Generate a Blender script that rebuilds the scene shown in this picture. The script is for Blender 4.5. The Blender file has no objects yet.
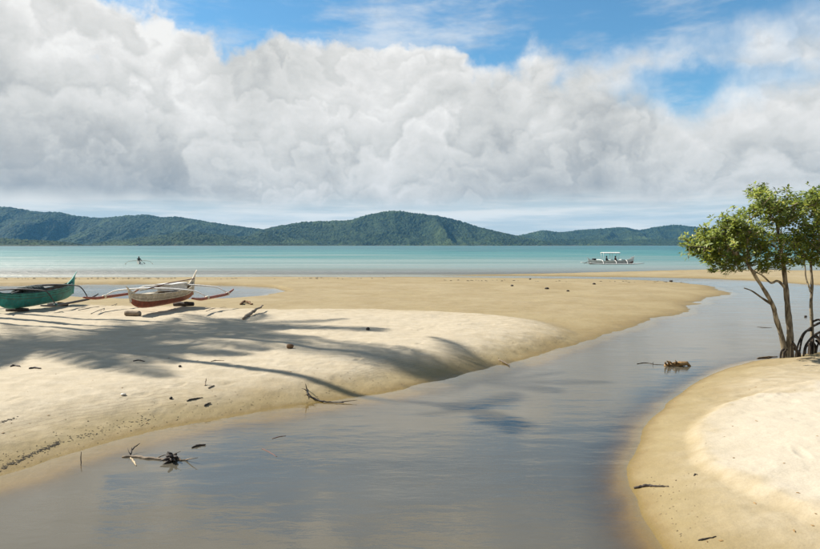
import bpy, bmesh, math, random
import numpy as np
from mathutils import Vector, Matrix, noise as mnoise

scene = bpy.context.scene
COL = scene.collection
R = math.radians

# ------------------------------------------------------------------ camera
FPX, HY, EYE = 638.0, 245.3, 2.9          # focal length in px of the 820 px frame, horizon row, eye above the water
cam_d = bpy.data.cameras.new('camera')
cam = bpy.data.objects.new('camera', cam_d)
COL.objects.link(cam)
cam.location = (0, 0, EYE)
cam_d.sensor_width = 36.0
cam_d.lens = FPX / 820 * 36.0
PITCH = math.atan((274.5 - HY) / FPX)
cam.rotation_euler = (math.pi / 2 - PITCH, 0, 0)
cam_d.clip_start = 0.1
cam_d.clip_end = 60000
scene.camera = cam

scene.view_settings.view_transform = 'Standard'
scene.view_settings.look = 'None'
scene.view_settings.gamma = 1.0
scene.view_settings.use_curve_mapping = False
scene.view_settings.exposure = 0.85
scene.cycles.max_bounces = 8
scene.cycles.transparent_max_bounces = 12
scene.cycles.volume_bounces = 0
scene.cycles.caustics_reflective = False
scene.cycles.caustics_refractive = False
scene.cycles.use_denoising = True

# ------------------------------------------------------------------ sun
SUN_EL, SUN_AZ = R(43), R(-69)            # azimuth clockwise from +Y
SUN = Vector((math.sin(SUN_AZ) * math.cos(SUN_EL), math.cos(SUN_AZ) * math.cos(SUN_EL), math.sin(SUN_EL)))
sun_d = bpy.data.lights.new('sun', 'SUN')
sun_d.energy = 5.0
sun_d.angle = R(0.45)
sun_d.color = (1.0, 0.955, 0.88)
sun_o = bpy.data.objects.new('sun', sun_d)
sun_o.rotation_euler = (-SUN).to_track_quat('-Z', 'Y').to_euler()
sun_o.location = SUN * 60
COL.objects.link(sun_o)


# ------------------------------------------------------------------ node helper
class NT:
    """small wrapper that turns arithmetic into shader nodes"""
    def __init__(self, tree):
        self.t = tree
    def node(self, typ, **kw):
        n = self.t.nodes.new(typ)
        for k, v in kw.items():
            setattr(n, k, v)
        return n
    def put(self, sock, v):
        if v is None:
            return
        if isinstance(v, bpy.types.NodeSocket):
            self.t.links.new(v, sock)
        else:
            if sock.type in ('RGBA',) and len(v) == 3:
                v = (*v, 1.0)
            sock.default_value = v
    def m(self, op, a, b=None, c=None, clamp=False):
        n = self.node('ShaderNodeMath', operation=op, use_clamp=clamp)
        self.put(n.inputs[0], a); self.put(n.inputs[1], b); self.put(n.inputs[2], c)
        return n.outputs[0]
    def v(self, op, a, b=None, scale=None):
        n = self.node('ShaderNodeVectorMath', operation=op)
        self.put(n.inputs[0], a); self.put(n.inputs[1], b)
        if scale is not None:
            self.put(n.inputs['Scale'], scale)
        return n.outputs['Value'] if op in ('LENGTH', 'DOT_PRODUCT', 'DISTANCE') else n.outputs[0]
    def sep(self, a):
        n = self.node('ShaderNodeSeparateXYZ'); self.put(n.inputs[0], a)
        return n.outputs
    def comb(self, x=0.0, y=0.0, z=0.0):
        n = self.node('ShaderNodeCombineXYZ')
        for s, v in zip(n.inputs, (x, y, z)):
            self.put(s, v)
        return n.outputs[0]
    def noise(self, vec, scale=5.0, detail=4.0, rough=0.5, dist=0.0, color=False, lac=2.0):
        n = self.node('ShaderNodeTexNoise')
        self.put(n.inputs['Vector'], vec); n.inputs['Scale'].default_value = scale
        n.inputs['Detail'].default_value = detail; n.inputs['Roughness'].default_value = rough
        n.inputs['Distortion'].default_value = dist; n.inputs['Lacunarity'].default_value = lac
        return n.outputs['Color' if color else 'Fac']
    def voro(self, vec, scale=5.0, feature='F1', detail=0.0, rough=0.5, smooth=1.0):
        n = self.node('ShaderNodeTexVoronoi', feature=feature)
        self.put(n.inputs['Vector'], vec); n.inputs['Scale'].default_value = scale
        n.inputs['Detail'].default_value = detail; n.inputs['Roughness'].default_value = rough
        if feature == 'SMOOTH_F1':
            n.inputs['Smoothness'].default_value = smooth
        return n.outputs['Distance']
    def rng(self, v, a, b, c=0.0, d=1.0, interp='SMOOTHSTEP'):
        n = self.node('ShaderNodeMapRange', interpolation_type=interp)
        self.put(n.inputs['Value'], v)
        for k, x in zip(('From Min', 'From Max', 'To Min', 'To Max'), (a, b, c, d)):
            self.put(n.inputs[k], x)
        return n.outputs[0]
    def mix(self, f, a, b, blend='MIX'):
        n = self.node('ShaderNodeMix', data_type='RGBA', blend_type=blend)
        self.put(n.inputs[0], f); self.put(n.inputs[6], a); self.put(n.inputs[7], b)
        return n.outputs[2]
    def mixsh(self, f, a, b):
        n = self.node('ShaderNodeMixShader')
        self.put(n.inputs[0], f); self.t.links.new(a, n.inputs[1]); self.t.links.new(b, n.inputs[2])
        return n.outputs[0]
    def bump(self, h, strength=0.3, dist=0.02, normal=None):
        n = self.node('ShaderNodeBump')
        self.put(n.inputs['Height'], h); n.inputs['Strength'].default_value = strength
        n.inputs['Distance'].default_value = dist
        if normal is not None:
            self.put(n.inputs['Normal'], normal)
        return n.outputs[0]


# ------------------------------------------------------------------ sky: clear sky plus a bank of cumulus
def build_world():
    w = bpy.data.worlds.new('World')
    scene.world = w
    w.use_nodes = True
    t = w.node_tree
    t.nodes.clear()
    N = NT(t)
    out = N.node('ShaderNodeOutputWorld')
    sky = N.node('ShaderNodeTexSky', sky_type='NISHITA')
    sky.sun_disc = False
    sky.sun_elevation = SUN_EL
    sky.sun_rotation = SUN_AZ
    sky.air_density = 1.0; sky.dust_density = 0.2; sky.ozone_density = 3.0
    d = N.node('ShaderNodeTexCoord').outputs['Generated']
    x, y, z = N.sep(d)
    rho = N.m('MAXIMUM', N.m('SQRT', N.m('ADD', N.m('MULTIPLY', x, x), N.m('MULTIPLY', y, y))), 0.05)
    te = N.m('MAXIMUM', N.m('DIVIDE', z, rho), -0.05)        # tangent of the elevation
    cx = N.m('DIVIDE', x, rho); cy = N.m('DIVIDE', y, rho)
    C = N.comb(cx, cy, te)
    az = N.m('ARCTAN2', x, y)
    # ragged outlines: warp what the outlines are measured from
    wc = N.v('SUBTRACT', N.noise(C, 5.0, 7, 0.63, color=True), (0.5, 0.5, 0.5))
    wx, wy, wz = N.sep(wc)
    azw = N.m('ADD', az, N.m('MULTIPLY', wx, 0.26))
    tew = N.m('ADD', te, N.m('MULTIPLY', wz, 0.13))
    blue = None
    for a0, t0, ra, rt, k in ((0.25, 0.372, 0.42, 0.125, 1.0), (0.41, 0.232, 0.17, 0.036, 0.66),
                              (-0.30, 0.345, 0.19, 0.078, 0.74), (-0.06, 0.380, 0.32, 0.092, 0.95),
                              (1.5, 0.42, 0.5, 0.20, 1.0), (-1.4, 0.36, 0.6, 0.14, 1.0), (2.7, 0.5, 0.4, 0.25, 1.0)):
        e = N.comb(N.m('DIVIDE', N.m('SUBTRACT', azw, a0), ra), N.m('DIVIDE', N.m('SUBTRACT', tew, t0), rt), 0.0)
        h = N.m('MULTIPLY', N.rng(N.v('LENGTH', e), 0.0, 1.35, 1.0, 0.0, 'LINEAR'), k)
        blue = h if blue is None else N.m('MAXIMUM', blue, h)
    # overhead the bank breaks up into scattered clouds
    over = N.rng(N.noise(C, 2.3, 4, 0.55), 0.44, 0.64, 0.80, 0.0)
    blue = N.m('MAXIMUM', blue, N.m('MULTIPLY', over, N.rng(te, 0.40, 0.62)))
    blue = N.m('MAXIMUM', blue, N.rng(te, 0.75, 1.3, 0.0, 0.95))           # the bank lies along the horizon, clear above
    puff = N.noise(C, 9.0, 6, 0.6)
    dome = N.m('SUBTRACT', 1.0, N.voro(N.v('ADD', C, N.v('SCALE', wc, scale=0.06)), 8.0, 'F1', 3.0, 0.5))
    cov = N.m('ADD', N.m('SUBTRACT', 0.72, blue), N.m('MULTIPLY', N.m('SUBTRACT', puff, 0.5), 0.55))
    cov = N.m('ADD', cov, N.m('MULTIPLY', N.m('SUBTRACT', dome, 0.50), 0.45))
    cov = N.m('ADD', cov, N.rng(te, 0.12, 0.20, 0.45, 0.0))
    wispy = N.rng(az, 0.10, 0.42)                      # the right-hand edge of the bank frays out
    thick = N.rng(cov, N.m('MULTIPLY', wispy, -0.10), N.m('ADD', 0.20, N.m('MULTIPLY', wispy, 0.45)))
    # thin high veil that softens the blue
    veil = N.m('MULTIPLY', N.rng(N.noise(N.v('MULTIPLY', C, (1.0, 1.0, 3.2)), 4.5, 5, 0.62), 0.43, 0.75), 0.75)

    # heaped towers: each heap is bright along its rounded top and greys towards its foot
    def heaps(vec, k, a, b, shift):
        n = N.m('ADD', N.m('MULTIPLY', te, -k), N.m('MULTIPLY', N.m('SUBTRACT', 1.0, N.voro(vec, b, 'F1', 2.0, 0.45)), a))
        n = N.m('ADD', n, N.m('MULTIPLY', N.noise(N.v('ADD', C, shift), 3.2, 3, 0.5), 3.0))
        f = N.m('FRACT', n)
        up = N.rng(f, 0.0, 0.24)
        return N.m('MULTIPLY', N.rng(f, 0.10, 1.0, 1.0, 0.0, 'LINEAR'), up)
    Cw = N.v('ADD', C, N.v('SCALE', wc, scale=0.10))
    h1 = heaps(Cw, 8.5, 1.35, 10.0, (0.0, 0.0, 0.0))
    h2 = heaps(N.v('ADD', Cw, (2.0, 1.0, 0.5)), 15.0, 1.2, 21.0, (5.0, 1.0, 0.0))
    show = N.rng(N.noise(N.v('ADD', C, (7.0, 2.0, 1.0)), 4.0, 2, 0.5), 0.36, 0.62, 0.04, 0.31)
    soft = N.m('ADD', N.m('MULTIPLY', N.noise(Cw, 6.0, 4, 0.6), 0.62), N.m('MULTIPLY', N.noise(N.v('MULTIPLY', Cw, (1.0, 1.0, 1.5)), 24.0, 6, 0.68), 0.38))
    lit = N.m('ADD', N.m('MULTIPLY', N.m('SUBTRACT', h1, 0.5), show), N.m('MULTIPLY', N.m('SUBTRACT', h2, 0.5), N.m('SUBTRACT', 0.21, N.m('MULTIPLY', show, 0.4))))
    lit = N.m('ADD', lit, N.m('MULTIPLY', N.m('SUBTRACT', soft, 0.5), 1.35))
    patch = N.rng(N.noise(N.v('ADD', C, (3.1, 0.7, 0.2)), 2.6, 2, 0.5), 0.33, 0.66, -0.20, 0.20)
    rise = N.rng(te, 0.06, 0.24, -0.26, 0.12, 'LINEAR')
    edge = N.rng(blue, 0.22, 0.5, 0.0, 0.24)
    lum = N.m('ADD', N.m('ADD', N.m('ADD', 0.63, lit), N.m('ADD', patch, rise)), edge, clamp=True)
    ramp = N.node('ShaderNodeValToRGB')
    els = ramp.color_ramp.elements
    els[0].position = 0.0; els[0].color = (0.37, 0.395, 0.41, 1)
    els[1].position = 1.0; els[1].color = (1.04, 1.03, 1.0, 1)
    for p, c in ((0.35, (0.56, 0.572, 0.565)), (0.62, (0.77, 0.77, 0.745)), (0.82, (0.90, 0.89, 0.865))):
        e = els.new(p); e.color = (*c, 1)
    N.put(ramp.inputs[0], lum)
    # low streaks of stratus between the bank's base and the hills
    st = N.noise(N.v('MULTIPLY', C, (1.0, 1.0, 13.0)), 2.6, 5, 0.6)
    streak = N.mix(N.rng(st, 0.40, 0.62), (0.62, 0.71, 0.73), (0.98, 0.97, 0.91))
    base = N.m('ADD', te, N.m('MULTIPLY', N.m('SUBTRACT', N.noise(C, 6.0, 3, 0.55), 0.5), 0.055))
    low = N.rng(base, 0.052, 0.085)
    cloud = N.mix(low, streak, ramp.outputs[0])
    bg_sky = N.node('ShaderNodeBackground'); bg_sky.inputs['Strength'].default_value = 0.078
    N.put(bg_sky.inputs['Color'], N.mix(1.0, sky.outputs[0], (0.62, 0.97, 1.02), 'MULTIPLY'))
    bg_cl = N.node('ShaderNodeBackground'); bg_cl.inputs['Strength'].default_value = 0.50
    N.put(bg_cl.inputs['Color'], cloud)
    alpha = N.m('MAXIMUM', N.m('MAXIMUM', thick, N.m('MULTIPLY', veil, 0.8)), N.rng(te, 0.05, 0.16, 0.92, 0.0))
    t.links.new(N.mixsh(alpha, bg_sky.outputs[0], bg_cl.outputs[0]), out.inputs[0])
    w.cycles.sampling_method = 'MANUAL'
    w.cycles.sample_map_resolution = 512


build_world()


# ------------------------------------------------------------------ helpers: pixels of the photograph to places
_cr, _sr = math.cos(PITCH), math.sin(PITCH)


def ray(px, py):
    """direction (x, y, z) with y = 1 for a pixel of the 820 x 549 photograph"""
    a, b = (px - 410) / FPX, (274.5 - py) / FPX
    dy = _cr + b * _sr
    return a / dy, (b * _cr - _sr) / dy


def on_z(px, py, z=0.0):
    rx, rz = ray(px, py)
    y = (z - EYE) / rz
    return Vector((rx * y, y, z))


def at_y(px, py, y):
    rx, rz = ray(px, py)
    return Vector((rx * y, y, EYE + rz * y))


def tag(o, label=None, cat=None, group=None, kind=None):
    if label: o['label'] = label
    if cat: o['category'] = cat
    if group: o['group'] = group
    if kind: o['kind'] = kind
    return o


def empty(name, loc=(0, 0, 0), rot=(0, 0, 0), parent=None):
    o = bpy.data.objects.new(name, None)
    o.empty_display_size = 0.2
    o.location = loc; o.rotation_euler = rot; o.parent = parent
    COL.objects.link(o)
    return o


class MB:
    """collects geometry for one mesh object"""
    def __init__(self):
        self.v, self.f, self.c = [], [], []
    def add(self, vs, fs):
        n = len(self.v)
        self.v.extend(tuple(p) for p in vs)
        self.f.extend(tuple(i + n for i in f) for f in fs)
    def box(self, c, s, rot=None):
        vs = [Vector((x * s[0] / 2, y * s[1] / 2, z * s[2] / 2)) for x in (-1, 1) for y in (-1, 1) for z in (-1, 1)]
        if rot is not None:
            vs = [rot @ p for p in vs]
        c = Vector(c)
        self.add([p + c for p in vs], [(0, 1, 3, 2), (4, 6, 7, 5), (0, 4, 5, 1), (2, 3, 7, 6), (0, 2, 6, 4), (1, 5, 7, 3)])
    def tube(self, path, radii, sides=7, caps=True, twist=0.0, rough=0.0, rnd=None):
        path = [Vector(p) for p in path]
        n = len(path)
        if not hasattr(radii, '__len__'):
            radii = [radii] * n
        up = Vector((0, 0, 1))
        rings = []
        t0 = (path[1] - path[0]).normalized()
        side = t0.cross(up)
        if side.length < 1e-3:
            side = t0.cross(Vector((1, 0, 0)))
        side.normalize()
        for i, p in enumerate(path):
            t = (path[min(i + 1, n - 1)] - path[max(i - 1, 0)])
            t = t.normalized() if t.length > 1e-9 else t0
            side = (side - t * side.dot(t))
            side = side.normalized() if side.length > 1e-6 else t.orthogonal().normalized()
            w = t.cross(side)
            ring = []
            for k in range(sides):
                a = 2 * math.pi * k / sides + twist * i
                r = radii[i] * (1 + (rnd.uniform(-rough, rough) if rough else 0))
                ring.append(p + (side * math.cos(a) + w * math.sin(a)) * r)
            rings.append(ring)
        vs = [q for r in rings for q in r]
        fs = []
        for i in range(n - 1):
            for k in range(sides):
                a, b = i * sides + k, i * sides + (k + 1) % sides
                fs.append((a, b, b + sides, a + sides))
        if caps:
            fs.append(tuple(range(sides - 1, -1, -1)))
            fs.append(tuple((n - 1) * sides + k for k in range(sides)))
        self.add(vs, fs)
    def build(self, name, mat, parent=None, smooth=True, loc=None, rot=None):
        me = bpy.data.meshes.new(name)
        me.from_pydata(self.v, [], self.f)
        me.update()
        if smooth:
            me.polygons.foreach_set('use_smooth', [True] * len(me.polygons))
        me.materials.append(mat)
        o = bpy.data.objects.new(name, me)
        COL.objects.link(o)
        o.parent = parent
        if loc is not None: o.location = loc
        if rot is not None: o.rotation_euler = rot
        return o


def np_mesh(name, V, F, mat, attrs=None, smooth=True):
    me = bpy.data.meshes.new(name)
    me.vertices.add(len(V)); me.vertices.foreach_set('co', np.asarray(V, np.float32).ravel())
    n = F.shape[1]
    me.loops.add(F.size); me.loops.foreach_set('vertex_index', F.astype(np.int32).ravel())
    me.polygons.add(len(F))
    me.polygons.foreach_set('loop_start', np.arange(0, F.size, n, dtype=np.int32))
    me.update(calc_edges=True)
    if smooth:
        me.polygons.foreach_set('use_smooth', np.ones(len(F), bool))
    for k, a in (attrs or {}).items():
        at = me.attributes.new(k, 'FLOAT', 'POINT')
        at.data.foreach_set('value', np.asarray(a, np.float32))
    me.materials.append(mat)
    o = bpy.data.objects.new(name, me)
    COL.objects.link(o)
    return o


def grid_faces(r, c):
    i = np.arange(r - 1)[:, None] * c + np.arange(c - 1)[None, :]
    return np.stack([i, i + 1, i + 1 + c, i + c], -1).reshape(-1, 4)


_tab = np.random.RandomState(7).rand(512, 512)


def vnoise(x, y):
    xi, yi = np.floor(x).astype(int), np.floor(y).astype(int)
    fx, fy = x - xi, y - yi
    fx = fx * fx * fx * (fx * (fx * 6 - 15) + 10); fy = fy * fy * fy * (fy * (fy * 6 - 15) + 10)
    a, b = _tab[xi & 511, yi & 511], _tab[(xi + 1) & 511, yi & 511]
    c, d = _tab[xi & 511, (yi + 1) & 511], _tab[(xi + 1) & 511, (yi + 1) & 511]
    return (a * (1 - fx) + b * fx) * (1 - fy) + (c * (1 - fx) + d * fx) * fy - 0.5


def fbm(x, y, oct=4, gain=0.5):
    s, a = 0.0, 1.0
    for k in range(oct):
        s = s + a * vnoise(x * 2 ** k + 17.3 * k, y * 2 ** k + 9.1 * k)
        a *= gain
    return s


def sstep(a, b, x):
    t = np.clip((x - a) / (b - a), 0, 1)
    return t * t * (3 - 2 * t)


def sdist(X, Y, poly):
    """signed distance to a polygon, positive inside"""
    P = np.array([(p[0], p[1]) for p in poly], float)
    best = np.full(X.shape, 1e18); inside = np.zeros(X.shape, bool)
    for (x0, y0), (x1, y1) in zip(P, np.roll(P, -1, 0)):
        dx, dy = x1 - x0, y1 - y0
        L = dx * dx + dy * dy + 1e-12
        t = np.clip(((X - x0) * dx + (Y - y0) * dy) / L, 0, 1)
        best = np.minimum(best, (X - x0 - t * dx) ** 2 + (Y - y0 - t * dy) ** 2)
        if y0 != y1:
            inside ^= ((y0 > Y) != (y1 > Y)) & (X < (x1 - x0) * (Y - y0) / (y1 - y0) + x0)
    d = np.sqrt(best)
    return np.where(inside, d, -d)


def smooth_line(pts, per=6):
    """Catmull-Rom through points"""
    P = [Vector(p) for p in pts]
    P = [P[0] * 2 - P[1]] + P + [P[-1] * 2 - P[-2]]
    out = []
    for i in range(1, len(P) - 2):
        for k in range(per):
            t = k / per
            a, b, c, d = P[i - 1], P[i], P[i + 1], P[i + 2]
            out.append(0.5 * ((2 * b) + (c - a) * t + (2 * a - 5 * b + 4 * c - d) * t * t + (3 * b - a - 3 * c + d) * t ** 3))
    out.append(P[-2])
    return out


# ------------------------------------------------------------------ materials
MATS = {}


def newmat(name):
    m = bpy.data.materials.new(name)
    m.use_nodes = True
    m.node_tree.nodes.clear()
    N = NT(m.node_tree)
    out = N.node('ShaderNodeOutputMaterial')
    MATS[name] = m
    return m, N, out


def principled(N, out, color, rough=0.6, normal=None, spec=0.5, **kw):
    p = N.node('ShaderNodeBsdfPrincipled')
    N.put(p.inputs['Base Color'], color); N.put(p.inputs['Roughness'], rough)
    N.put(p.inputs['Specular IOR Level'], spec)
    if normal is not None:
        N.put(p.inputs['Normal'], normal)
    for k, v in kw.items():
        N.put(p.inputs[k], v)
    N.t.links.new(p.outputs[0], out.inputs['Surface'])
    return p


def simple(name, col, rough=0.6, var=0.25, scale=8.0, bump=0.2, bscale=40.0, spec=0.4, dirt=None, stretch=(1, 1, 1)):
    """painted or natural surface with worn variation and fine relief, in object coordinates"""
    m, N, out = newmat(name)
    co = N.v('MULTIPLY', N.node('ShaderNodeTexCoord').outputs['Object'], stretch)
    n1 = N.noise(co, scale, 5, 0.6)
    c = N.mix(N.rng(n1, 0.3, 0.72), tuple(x * (1 - var) for x in col), tuple(min(1, x * (1 + var)) for x in col))
    if dirt is not None:
        c = N.mix(N.rng(N.noise(co, scale * 2.3, 6, 0.65), 0.52, 0.68, 0.0, 0.8), c, dirt)
    principled(N, out, c, rough, N.bump(N.noise(co, bscale, 4, 0.6), bump, 0.01), spec)
    return m


def mat_sand():
    m, N, out = newmat('sand')
    pos = N.node('ShaderNodeNewGeometry').outputs['Position']
    x, y, z = N.sep(pos)
    at = N.node('ShaderNodeAttribute', attribute_name='dryness').outputs['Fac']
    n_big = N.noise(pos, 0.35, 5, 0.6)
    n_med = N.noise(N.v('MULTIPLY', pos, (1.0, 1.6, 1.0)), 2.2, 6, 0.62)
    n_fine = N.noise(pos, 38.0, 5, 0.7)
    zz = N.m('ADD', z, N.m('MULTIPLY', N.m('SUBTRACT', n_med, 0.5), 0.10))
    damp = N.rng(zz, 0.04, 0.40, 1.0, 0.0)
    dry = N.mix(N.rng(n_med, 0.32, 0.7), (0.355, 0.288, 0.185), (0.43, 0.36, 0.25))
    dry = N.mix(N.m('MULTIPLY', at, 0.85), dry, (0.46, 0.40, 0.305))
    golden = N.mix(N.rng(n_big, 0.35, 0.65), (0.215, 0.156, 0.064), (0.258, 0.198, 0.093))
    col = N.mix(N.m('MULTIPLY', damp, 0.92), dry, golden)
    wet = N.rng(zz, -0.01, 0.075, 1.0, 0.0)
    col = N.mix(wet, col, N.mix(0.8, col, (0.185, 0.120, 0.036)))
    col = N.mix(N.rng(z, -0.012, 0.03, 0.94, 0.0), col, (0.165, 0.112, 0.026))
    # grains, weed flecks and faint strand lines
    col = N.mix(N.rng(n_fine, 0.35, 0.75, 0.0, 0.22), col, (0.16, 0.12, 0.075))
    fleck = N.rng(N.noise(N.v('MULTIPLY', pos, (1.0, 1.8, 1.0)), 11.0, 3, 0.55), 0.70, 0.76)
    col = N.mix(N.m('MULTIPLY', fleck, 0.38), col, (0.10, 0.075, 0.045))
    line = N.m('SINE', N.m('MULTIPLY', N.m('ADD', z, N.m('MULTIPLY', n_med, 0.035)), 260.0))
    band = N.m('MULTIPLY', N.rng(z, 0.10, 0.2), N.rng(z, 0.26, 0.42, 1.0, 0.0))
    lines = N.m('MULTIPLY', N.m('MULTIPLY', N.rng(line, 0.72, 1.0), band), N.rng(n_big, 0.42, 0.6))
    col = N.mix(N.m('MULTIPLY', lines, N.rng(x, 1.0, 2.2, 0.34, 0.0)), col, (0.13, 0.09, 0.05))
    # relief: soft dimples of a trodden beach, ripples, grain
    dim = N.voro(pos, 5.5, 'SMOOTH_F1', 1.0, 0.5, 0.7)
    h = N.m('ADD', N.m('MULTIPLY', dim, 0.55), N.m('MULTIPLY', N.noise(pos, 9.0, 6, 0.65), 0.8))
    nrm = N.bump(h, 0.32, 0.04)
    nrm = N.bump(n_fine, 0.35, 0.008, nrm)
    principled(N, out, col, N.m('SUBTRACT', 0.95, N.m('MULTIPLY', wet, 0.5)), nrm, 0.25)
    return m


def mat_water():
    m, N, out = newmat('water')
    pos = N.node('ShaderNodeNewGeometry').outputs['Position']
    x, y, z = N.sep(pos)
    depth = N.node('ShaderNodeAttribute', attribute_name='depth').outputs['Fac']
    silt = N.m('MULTIPLY', N.m('SUBTRACT', N.noise(pos, 1.3, 6, 0.65), 0.5), 0.13)
    depth = N.m('MAXIMUM', N.m('ADD', depth, N.m('MULTIPLY', silt, N.rng(depth, 0.0, 0.08))), 0.0)
    sea = N.rng(y, 50.0, 62.0)                       # open water beyond the bar is choppy, the creek is calm
    # creek: long soft ripples with calmer lanes
    lane = N.rng(N.noise(N.v('MULTIPLY', pos, (0.35, 0.8, 1.0)), 0.5, 4, 0.55), 0.35, 0.65, 0.25, 1.0)
    r1 = N.noise(N.v('MULTIPLY', pos, (1.0, 2.6, 1.0)), 3.2, 4, 0.55, 0.4)
    r2 = N.noise(N.v('MULTIPLY', pos, (1.0, 2.0, 1.0)), 0.55, 2, 0.5)
    creek_h = N.m('ADD', N.m('MULTIPLY', N.m('MULTIPLY', r1, lane), 0.0048), N.m('MULTIPLY', r2, 0.017))
    s1 = N.noise(N.v('MULTIPLY', pos, (1.0, 1.5, 1.0)), 0.9, 6, 0.6)
    sea_h = N.m('MULTIPLY', s1, 0.42)
    h = N.m('ADD', N.m('MULTIPLY', creek_h, N.m('SUBTRACT', 1.0, sea)), N.m('MULTIPLY', sea_h, sea))
    nrm = N.bump(h, 1.0, 1.0)
    fr = N.node('ShaderNodeFresnel'); fr.inputs['IOR'].default_value = 1.5
    N.put(fr.inputs['Normal'], nrm)
    gust = N.rng(N.noise(N.v('MULTIPLY', pos, (0.16, 1.0, 1.0)), 0.11, 5, 0.6), 0.3, 0.7, 0.13, 0.36)
    refl = N.m('MINIMUM', fr.outputs[0], N.rng(sea, 0.0, 1.0, 0.95, gust, 'LINEAR'))
    back = N.node('ShaderNodeNewGeometry').outputs['Backfacing']      # light leaving the water upward is not bent here
    refl = N.m('ADD', N.m('MULTIPLY', refl, N.m('SUBTRACT', 1.0, back)), N.m('MULTIPLY', back, 0.04))
    gl = N.node('ShaderNodeBsdfGlossy')
    gl.inputs['Color'].default_value = (1.0, 0.985, 0.94, 1)
    N.put(gl.inputs['Roughness'], N.rng(sea, 0.0, 1.0, 0.05, 0.35, 'LINEAR'))
    N.put(gl.inputs['Normal'], nrm)
    # body of the water: tea-brown silt in the creek, turquoise over the reef flat
    dn = N.m('MULTIPLY', depth, N.rng(N.noise(N.v('MULTIPLY', pos, (0.3, 1.0, 1.0)), 0.045, 5, 0.6), 0.3, 0.7, 0.62, 1.38))
    opac_c = N.m('SUBTRACT', 1.0, N.m('POWER', 2.718, N.m('MULTIPLY', N.m('MAXIMUM', N.m('SUBTRACT', depth, 0.03), 0.0), -11.0)))
    opac_s = N.m('SUBTRACT', 1.0, N.m('POWER', 2.718, N.m('MULTIPLY', depth, -1.5)))
    opac = N.mix(sea, opac_c, opac_s)
    creek_body = N.mix(N.rng(N.noise(pos, 0.25, 3, 0.5), 0.35, 0.7), (0.078, 0.070, 0.052), (0.096, 0.084, 0.060))
    ramp = N.node('ShaderNodeValToRGB')
    els = ramp.color_ramp.elements
    els[0].position = 0.0; els[0].color = (0.26, 0.27, 0.24, 1)
    els[1].position = 1.0; els[1].color = (0.003, 0.085, 0.100, 1)
    for p, c in ((0.20, (0.165, 0.238, 0.220)), (0.36, (0.095, 0.175, 0.163)), (0.55, (0.028, 0.148, 0.145)), (0.8, (0.007, 0.112, 0.122))):
        e = els.new(p); e.color = (*c, 1)
    N.put(ramp.inputs[0], N.m('DIVIDE', dn, 6.0))
    body = N.node('ShaderNodeBsdfDiffuse')
    N.put(body.inputs['Color'], N.mix(sea, creek_body, ramp.outputs[0]))
    tr = N.node('ShaderNodeBsdfTransparent')
    tint = N.m('POWER', 2.718, N.m('MULTIPLY', depth, -10.0))
    N.put(tr.inputs['Color'], N.mix(sea, N.mix(tint, (0.80, 0.60, 0.24), (0.97, 0.95, 0.88)), (0.96, 1.0, 0.98)))
    under = N.mixsh(opac, tr.outputs[0], body.outputs[0])
    N.t.links.new(N.mixsh(refl, under, gl.outputs[0]), out.inputs['Surface'])
    return m


def mat_forest():
    m, N, out = newmat('forested_hillside')
    pos = N.node('ShaderNodeNewGeometry').outputs['Position']
    n1 = N.noise(pos, 0.0022, 5, 0.6)
    n2 = N.noise(pos, 0.02, 6, 0.7)
    col = N.mix(N.rng(n2, 0.36, 0.66), (0.008, 0.017, 0.009), (0.036, 0.055, 0.022))
    col = N.mix(N.rng(n1, 0.5, 0.66, 0.0, 0.6), col, (0.060, 0.082, 0.028))
    zz = N.sep(pos)[2]
    col = N.mix(N.rng(N.m('ADD', zz, N.m('MULTIPLY', n2, 14.0)), 7.0, 11.0, 0.7, 0.0), col, (0.13, 0.11, 0.075))
    h = N.voro(pos, 0.05, 'F1', 1.0)
    principled(N, out, col, 0.9, N.bump(h, 1.0, 9.0), 0.1)
    return m


# ------------------------------------------------------------------ the lie of the land
def line_px(pts, z=0.0):
    return [on_z(px, py, z) for px, py in pts]


def soft(pts, per=5):
    return [(p.x, p.y) for p in smooth_line([Vector((q[0], q[1], 0)) for q in pts], per)]


# left bank with the bar; waterline anti-clockwise from the near left
creek_left = line_px([(0, 477), (60, 455), (140, 434), (220, 419), (300, 406), (350, 398), (400, 389), (440, 379),
                      (480, 371), (520, 360), (560, 347), (600, 335), (640, 322), (680, 309), (705, 299.5),
                      (717, 293), (712, 287.5), (688, 283), (640, 280.2), (560, 278.6), (480, 277.6), (400, 277.2),
                      (300, 277), (150, 277.4), (0, 278)])
main_poly = [(-90, -2.0), (-40, 1.5), (-14, 4.6), (-8, 6.6)] + soft(creek_left) + [(-60, 58), (-90, 60), (-220, 64), (-220, -2.0)]
pool_poly = soft(line_px([(-160, 287), (-60, 286), (0, 285.4), (60, 284.4), (140, 283.6), (210, 284.6), (262, 286.8), (280, 290.5),
                          (268, 294.5), (235, 298), (190, 299.6), (120, 298.5), (60, 296.5), (0, 294), (-60, 292), (-160, 290)]))
dry_poly = soft(line_px([(-700, 300), (-100, 301), (0, 301), (100, 302), (190, 304), (250, 305.5), (420, 308), (500, 312), (550, 319), (575, 328),
                         (572, 345), (530, 375), (480, 405), (400, 440), (300, 475), (150, 520)], 0.38)) + [
    (-6.0, 5.0), (-14, 3.0), (-40, 0.0), (-90, -4.0), (-220, -4.0), (-220, 34)]
right_line = line_px([(1000, 345), (900, 348), (820, 352), (790, 357), (760, 360), (735, 366), (700, 382), (668, 405), (645, 431),
                      (634, 456), (632, 476), (637, 501), (652, 528), (668, 549)])
right_poly = soft(right_line) + [(2.75, 5.0), (2.2, 3.3), (0.2, 2.0), (-4, 0.8), (-12, -1.4), (-40, -6), (-220, -16),
                                 (-220, -300), (220, -300), (220, 22), (60, 19)]
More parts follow.
